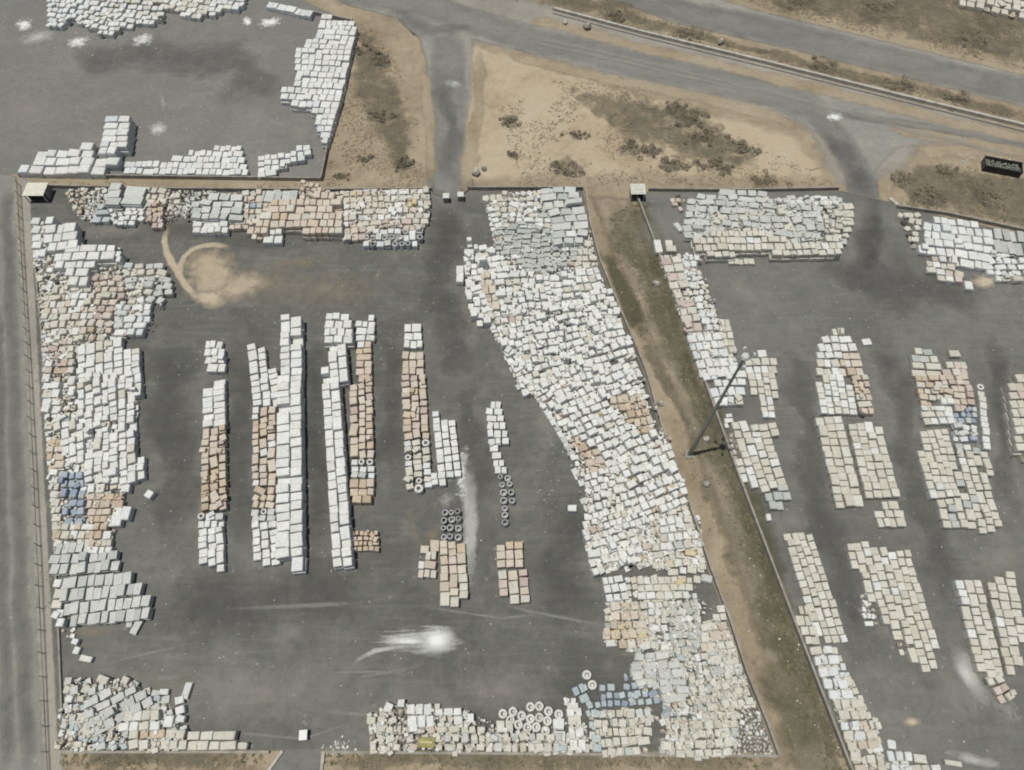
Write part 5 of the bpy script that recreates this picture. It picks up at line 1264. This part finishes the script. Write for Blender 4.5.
for i in range(150):
    v, f = SHAPES['chunk'][i % 8]
    q = np.array([rng.uniform(-.47, .47) * L_, rng.uniform(-.44, .44) * W_, rng.uniform(.6, .8)])
    V.append((v * np.array([rng.uniform(.3, .8), rng.uniform(.25, .6), rng.uniform(.2, .45)])) @ rotm((0, 0, rng.uniform(0, 6))).T + q)
    F += [tuple(j + k for j in p) for p in f]
    A += [rng.random()] * len(f)
    k += len(v)
sc_ = mesh('scrap_load', np.concatenate(V), F, plain_mat('dull_scrap', (.17, .18, .155), .8, .5, 2.5), attr=A)
sc_.location, sc_.rotation_euler = skip.location, skip.rotation_euler
tag(sc_, 'pale loose scrap lying in the dark skip', None, None, 'stuff')

# shelters
def shelter(x0, y0, x1, y1, h, mat, label):
    c = at((x0 + x1) / 2, (y0 + y1) / 2, h)
    w = (at(x1, (y0 + y1) / 2, h) - at(x0, (y0 + y1) / 2, h)).x
    d = (at((x0 + x1) / 2, y0, h) - at((x0 + x1) / 2, y1, h)).y
    e = empty('shelter', (c.x, c.y, 0))
    n = 7
    for i in range(n):
        MB().box((0, -d / 2 + d / n * (i + .5), h - .05 + .03 * (i % 2)), (w, d / n * 1.06, .05)).build('roof_sheet', mat, e)
    MB().box((0, d / 2 - .15, h / 2 - .06), (w - .3, .12, h - .14)).build('back_wall', M['wall'], e)
    for s in (-1, 1):
        MB().box((s * (w / 2 - .2), .3, h / 2 - .06), (.12, d - 1.1, h - .14)).build('side_wall', M['wall'], e)
        MB().box((s * (w / 2 - .2), -d / 2 + .2, h / 2 - .06), (.13, .13, h - .14)).build('post', M['lamp'], e)
    tag(e, label, 'shelter')
shelter(24.5, 182.5, 45.5, 195.5, 2.1, M['roofw'], 'small shelter with cream sheet roof beside the fence end')
shelter(630.5, 183.5, 645.5, 194, 2.1, M['roofg'], 'small shelter with pale grey roof where the weedy strip begins')

# gate of the central yard: two swung leaves, two gate booths
def gate_leaf(a, b, label):
    p, q = at(*a), at(*b)
    d = (q - p).xy
    e = empty('gate_leaf', p, math.atan2(d.y, d.x))
    l = d.length
    for x in (0, l):
        MB().box((x, 0, .95), (.09, .09, 1.9)).build('stile', M['post'], e)
    for z in (.2, 1.0, 1.8):
        MB().box((l / 2, 0, z), (l - .1, .06, .07)).build('rail', M['post'], e)
    n = int(l / .35)
    for i in range(1, n):
        MB().box((i * l / n, 0, 1.0), (.03, .035, 1.55)).build('bar', M['post'], e)
    tag(e, label, 'gate')
gate_leaf((433, 194), (444, 197), 'barred gate leaf beside the motley bales')
gate_leaf((462, 195), (473, 186), 'barred gate leaf swung out towards the sand')
def pillar(x, y, s, h, label):
    p = at(x, y, h)
    e = empty('gate_pillar', (p.x, p.y, 0))
    MB().box((0, 0, (h - .15) / 2), (s * .86, s * .86, h - .15)).build('shaft', M['wall'], e)
    MB().box((0, 0, h - .07), (s, s, .15), 0, .95).build('cap', M['lamp'], e)
    tag(e, label, 'pillar')
pillar(446, 195.5, 1.2, 1.5, 'square gate pillar with white cap, middle of the entrance')
pillar(460.5, 194, 1.2, 1.5, 'square gate pillar with white cap, next to the swung gate leaf')
p = at(303, 735, 1.1)
e = empty('sign_board', (p.x, p.y, 0), .08)
MB().box((0, 0, 1.08), (1.0, 1.15, .08)).build('panel', M['lamp'], e)
for sx in (-1, 1):
    for sy in (-1, 1):
        MB().box((sx * .42, sy * .48, .52), (.06, .06, 1.04)).build('leg', M['post'], e)
tag(e, 'small white board on legs at the head of the bottom ramp', 'board')
p, q = at(889, 199), at(897, 206)
d = (q - p).xy
e = empty('concrete_beam', (p + q) / 2, math.atan2(d.y, d.x))
e2 = MB().box((0, 0, .2), (d.length, .7, .4), 0, .94).build('block', M['kerb'], e)
tag(e, 'pale concrete beam lying at the entrance of the far yard', 'beam')
p = at(426, 742.5, 1.35)
e = empty('tarped_pallet', (p.x, p.y, 0), -.05)
bx = ring_box(5, [(0, .02), (.5, 0), (.93, .0), (1, .04)], .02)
o = mesh('tarp', bx[0] * np.array([2.1, 1.2, 1.3]), bx[1], M['olivewrap'], e)
MB().box((0, .05, 1.31), (1.5, .22, .04)).build('stripe', M['yellow'], e)
tag(e, 'olive tarped load with a yellow stripe, by the bottom wall', 'tarped load')
# boulders and blocks on the sand by the gate and the road
def boulder(x, y, s, mat, label):
    p = at(x, y)
    v, f = SHAPES['chunk'][int(x) % 8]
    o = mesh('boulder', v * np.array([s, s * .85, s * .7]), f, mat)
    o.location = p
    o.rotation_euler = (0, 0, x)
    tag(o, label, 'boulder')
boulder(476, 174, 2.0, M['kerb'], 'pale boulder on the sand near the gate leaf')
boulder(484, 170, 1.2, M['wall'], 'smaller grey boulder beside the pale one on the sand')
boulder(565, 24, 1.3, M['kerb'], 'small pale block at the road edge near the barrier end')
boulder(587, 29, 1.9, M['wall'], 'grey boulder at the road edge below the barrier')
boulder(720, 44, 1.8, M['kerb'], 'pale rock in the weeds between barrier and upper road')
boulder(706, 440, 1.2, M['kerb'], 'small white rock beside the mast foot')
boulder(660, 404, 1.3, M['kerb'], 'pale rock on the weedy strip by the tan inlay')
boulder(706, 485, 1.3, M['wall'], 'round grey rock on the strip below the mast')
boulder(656, 285, 1.4, M['kerb'], 'pale rock lying against the strip wall')

# tyre-like ring on the strip
# loose litter: scraps of film and crumbs of goods, far too many to count
V, F, A, k = [], [], [], 0
spots = []
for i in range(420):
    spots.append((rng.uniform(70, 640), rng.uniform(200, 745), .05, .28))
for i in range(200):
    spots.append((rng.uniform(700, 1020), rng.uniform(230, 765), .05, .25))
for i in range(130):
    spots.append((rng.uniform(0, 320), rng.uniform(20, 170), .06, .3))
for i in range(90):
    spots.append((rng.gauss(70, 40), rng.gauss(38, 8), .1, .5))
for i in range(70):
    t = rng.random()
    spots.append((590 + 220 * t + rng.uniform(0, 40), 230 + 540 * t, .08, .35))
for i in range(60):
    spots.append((rng.gauss(550, 8), rng.gauss(485, 14), .05, .22))
for i in range(120):
    spots.append((rng.uniform(940, 1010), rng.gauss(163, 6), .1, .5))
for i in range(40):
    spots.append((rng.gauss(160, 30), rng.gauss(690, 20), .08, .35))
for i in range(60):
    spots.append((rng.gauss(340, 10), rng.gauss(746, 4), .1, .5))
for x, y, a, b in spots:
    p = at(x, y, .1)
    v, f = SHAPES['chunk'][rng.randrange(8)]
    s = a + (b - a) * rng.random() ** 2
    V.append((v * np.array([s, s * rng.uniform(.4, 1), s * .5])) @ rotm((0, 0, rng.uniform(0, 6))).T + np.array([p.x, p.y, .03]))
    F += [tuple(j + k for j in q) for q in f]
    A += [rng.random()] * len(f)
    k += len(v)
tag(mesh('litter', np.concatenate(V), F, M['ring'], attr=A), 'tiny pale scraps scattered over asphalt and soil', None, None, 'stuff')
lone = [(126, 541), (143, 543), (170, 526), (549, 461), (553, 461), (559, 500), (349, 709), (143, 506), (898, 671), (787, 512), (990, 444), (996, 452), (934, 305), (968, 300)]

# ------------------------------------------------------------------ vegetation
def tufts(name, areas, mat, label, seed):
    """areas: (pixel polygon, tufts per square metre, blade length, clumping)"""
    r = random.Random(seed)
    V, F, A = [], [], []
    for poly, dens, size, clump in areas:
        xs, ys = [p[0] for p in poly], [p[1] for p in poly]
        P = [at(*p) for p in poly]
        ar = abs(sum(P[i].x * P[i - 1].y - P[i - 1].x * P[i].y for i in range(len(P)))) / 2
        X0, X1, Y0, Y1 = min(p.x for p in P), max(p.x for p in P), min(p.y for p in P), max(p.y for p in P)
        W2 = [(p.x, p.y) for p in P]
        for _ in range(int((X1 - X0) * (Y1 - Y0) * dens)):
            x, y = r.uniform(X0, X1), r.uniform(Y0, Y1)
            n = noise.noise(Vector((x * .11, y * .11, seed))) + .6 * noise.noise(Vector((x * .4, y * .4, seed + 9)))
            if n < clump + r.uniform(-.15, .15) or not inside(W2, x, y):
                continue
            tone = min(.98, max(.02, .5 + .35 * noise.noise(Vector((x * .2, y * .2, 4.))) + r.gauss(0, .2)))
            s = size * r.uniform(.5, 1.5)
            for b in range(6):
                t = r.uniform(0, 6.283)
                l, hgt, wd = s * r.uniform(.5, 1.1), s * r.uniform(.12, .45), s * r.uniform(.07, .17)
                cx, cy = math.cos(t), math.sin(t)
                k = len(V)
                V += [(x - cy * wd, y + cx * wd, .01), (x + cy * wd, y - cx * wd, .01), (x + cx * l, y + cy * l, hgt), (x + cx * l * .4 - cy * wd * 1.5, y + cy * l * .4 + cx * wd * 1.5, hgt * .7)]
                F.append((k, k + 1, k + 2, k + 3))
                A.append(tone)
    return tag(mesh(name, V, F, mat, attr=A), label, None, None, 'stuff')
tufts('dry_scrub', [
    ([(535, 78), (640, 88), (710, 108), (770, 150), (840, 185), (600, 186), (520, 186), (500, 110)], 4.5, .26, -.02),
    ([(352, 24), (375, 28), (395, 60), (418, 120), (424, 188), (325, 186), (340, 100)], 5, .26, -.12),
    ([(690, -20), (770, 10), (900, 42), (1040, 74), (1040, -20)], 4, .3, -.15),
    ([(480, -20), (600, -14), (640, 14), (760, 48), (1040, 116), (1040, 126), (900, 92), (640, 30), (555, 8)], 5, .28, -.3),
    ([(900, 190), (915, 158), (960, 166), (1040, 172), (1040, 235), (950, 216), (900, 206)], 5, .27, -.2),
    ([(588, 195), (632, 198), (700, 360), (850, 775), (785, 775), (690, 480), (604, 240)], 4.5, .2, -.05),
    ([(60, 757), (268, 757), (255, 800), (60, 800)], 3, .35, -.1),
    ([(326, 757), (778, 760), (790, 800), (326, 800)], 3, .35, -.1),
    ([(22, 186), (40, 186), (64, 740), (46, 740)], .8, .2, .1),
    ([(25, 181), (320, 184), (320, 190), (40, 188)], 2, .3, .0)], M['scrub'], 'dry brown scrub and straw on the soil', 3)
tufts('weedy_grass', [
    ([(632, 200), (648, 205), (700, 345), (770, 560), (852, 775), (826, 775), (762, 620), (690, 400), (650, 310), (615, 250), (606, 220)], 4.5, .3, -.25),
    ([(604, 262), (622, 262), (660, 350), (640, 340)], 3, .3, -.2),
    ([(60, 754.5), (268, 754.5), (262, 766), (60, 766)], 5, .3, -.3),
    ([(326, 754.5), (778, 758), (780, 768), (326, 766)], 5, .3, -.3)], M['grass'], 'dull green weeds along the walls', 8)

def shrub(x, y, rx, hgt, label, seed):
    r = random.Random(seed)
    p = at(x, y)
    e = empty('shrub', p)
    px_ = to_px(p)
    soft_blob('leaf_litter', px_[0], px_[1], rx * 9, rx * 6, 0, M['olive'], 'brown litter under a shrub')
    st = MB()
    for i in range(5):
        t = r.uniform(0, 6.28)
        st.tube((0, 0, -.05), (math.cos(t) * rx * .5, math.sin(t) * rx * .5, hgt * .6), .05, .02, 5)
    st.build('stem', M['bark'], e)
    V, F, A = [], [], []
    lobes = [(r.gauss(0, .75) * rx, r.gauss(0, .5) * rx, r.uniform(.15, .6) * hgt, r.uniform(.15, .42) * rx) for _ in range(13)]
    hgt *= .7
    for i in range(int(520 * min(2.2, rx))):
        lx, ly, lz, lr = lobes[i % 13]
        lz *= .7
        d = Vector((r.gauss(0, 1), r.gauss(0, 1), r.gauss(0, .7))).normalized() * lr * r.uniform(.5, 1.05)
        c = Vector((lx, ly, lz)) + d
        c.z = max(.05, c.z)
        u = Vector((r.gauss(0, 1), r.gauss(0, 1), r.gauss(0, 1))).normalized()
        w = u.orthogonal().normalized()
        s = r.uniform(.07, .17)
        k = len(V)
        V += [c - u * s, c + w * s * .6, c + u * s, c - w * s * .6]
        F.append((k, k + 1, k + 2, k + 3))
        A.append(r.random())
    mesh('foliage', V, F, M['bush'], e, attr=A)
    tag(e, label, 'shrub', 'dry shrubs')
SH = [(510, 122, 1.6, 1.0, 'small grey shrub on the sand near the gate road, upper of two'), (513, 155, 1.2, .8, 'small grey shrub on the sand near the gate road, lower of two'),
      (567, 168, 2.6, 1.1, 'broad low shrub above the grey slab stack'), (578, 136, 1.3, .8, 'small round shrub in the straw above the broad low one'),
      (690, 118, 2.6, 1.4, 'big dark shrub at the head of the shrub belt'), (702, 136, 2.4, 1.3, 'dark shrub under the big one in the shrub belt'), (675, 108, 1.8, 1.0, 'shrub uphill of the big dark one'),
      (632, 148, 2.2, .9, 'flat greyish shrub mid way along the sand'), (650, 152, 1.6, .9, 'flat shrub beside the greyish one'), (672, 164, 2.1, 1.2, 'dark shrub above the wide grey slab field'),
      (712, 166, 1.9, 1.1, 'round shrub above the cream and grey stacks'), (742, 150, 2.5, 1.3, 'round lone shrub nearest the side road'), (728, 170, 1.4, .8, 'little shrub below the round lone one'),
      (405, 165, 1.7, 1.1, 'shrub in the dry triangle beside the gate road'), (364, 160, 1.0, .8, 'little shrub low in the dry triangle'), (342, 176, .9, .6, 'tiny shrub by the dry triangle wall'),
      (384, 118, 1.9, .9, 'wide shrub midway in the dry triangle'), (380, 60, 1.9, 1.0, 'dark shrub near the top of the dry triangle'), (358, 50, 1.6, 1.0, 'dark shrub against the wall in the dry triangle'),
      (765, 182, 2.0, .6, 'low flat shrub by the yard wall near the side road'), (616, 18, 2.0, 1.0, 'shrub beside the barrier near the upper road'), (690, 34, 2.0, 1.0, 'shrub between barrier and upper road'),
      (822, 64, 2.2, 1.1, 'dark shrub in the median, opposite the road spill'), (900, 86, 2.4, 1.1, 'dark shrub in the median above the dusty bend'), (960, 100, 2.2, 1.1, 'shrub in the median above the skip'),
      (930, 196, 2.6, 1.2, 'wide dark shrub by the far yard entrance'), (948, 172, 1.9, 1.0, 'shrub amid pale scraps near the skip'), (985, 195, 2.6, 1.1, 'dull shrub below the skip'), (905, 180, 1.8, .9, 'shrub on the road corner by the beam'),
      (880, 10, 3.0, 1.3, 'big shrub beyond the upper road'), (795, 4, 3.0, 1.2, 'shrub at the top edge beyond the upper road'), (975, 40, 3.2, 1.3, 'big dark shrub below the far bale field')]
for i, (x, y, rx, hg, lb) in enumerate(SH):
    shrub(x, y, rx, hg, lb, 100 + i)
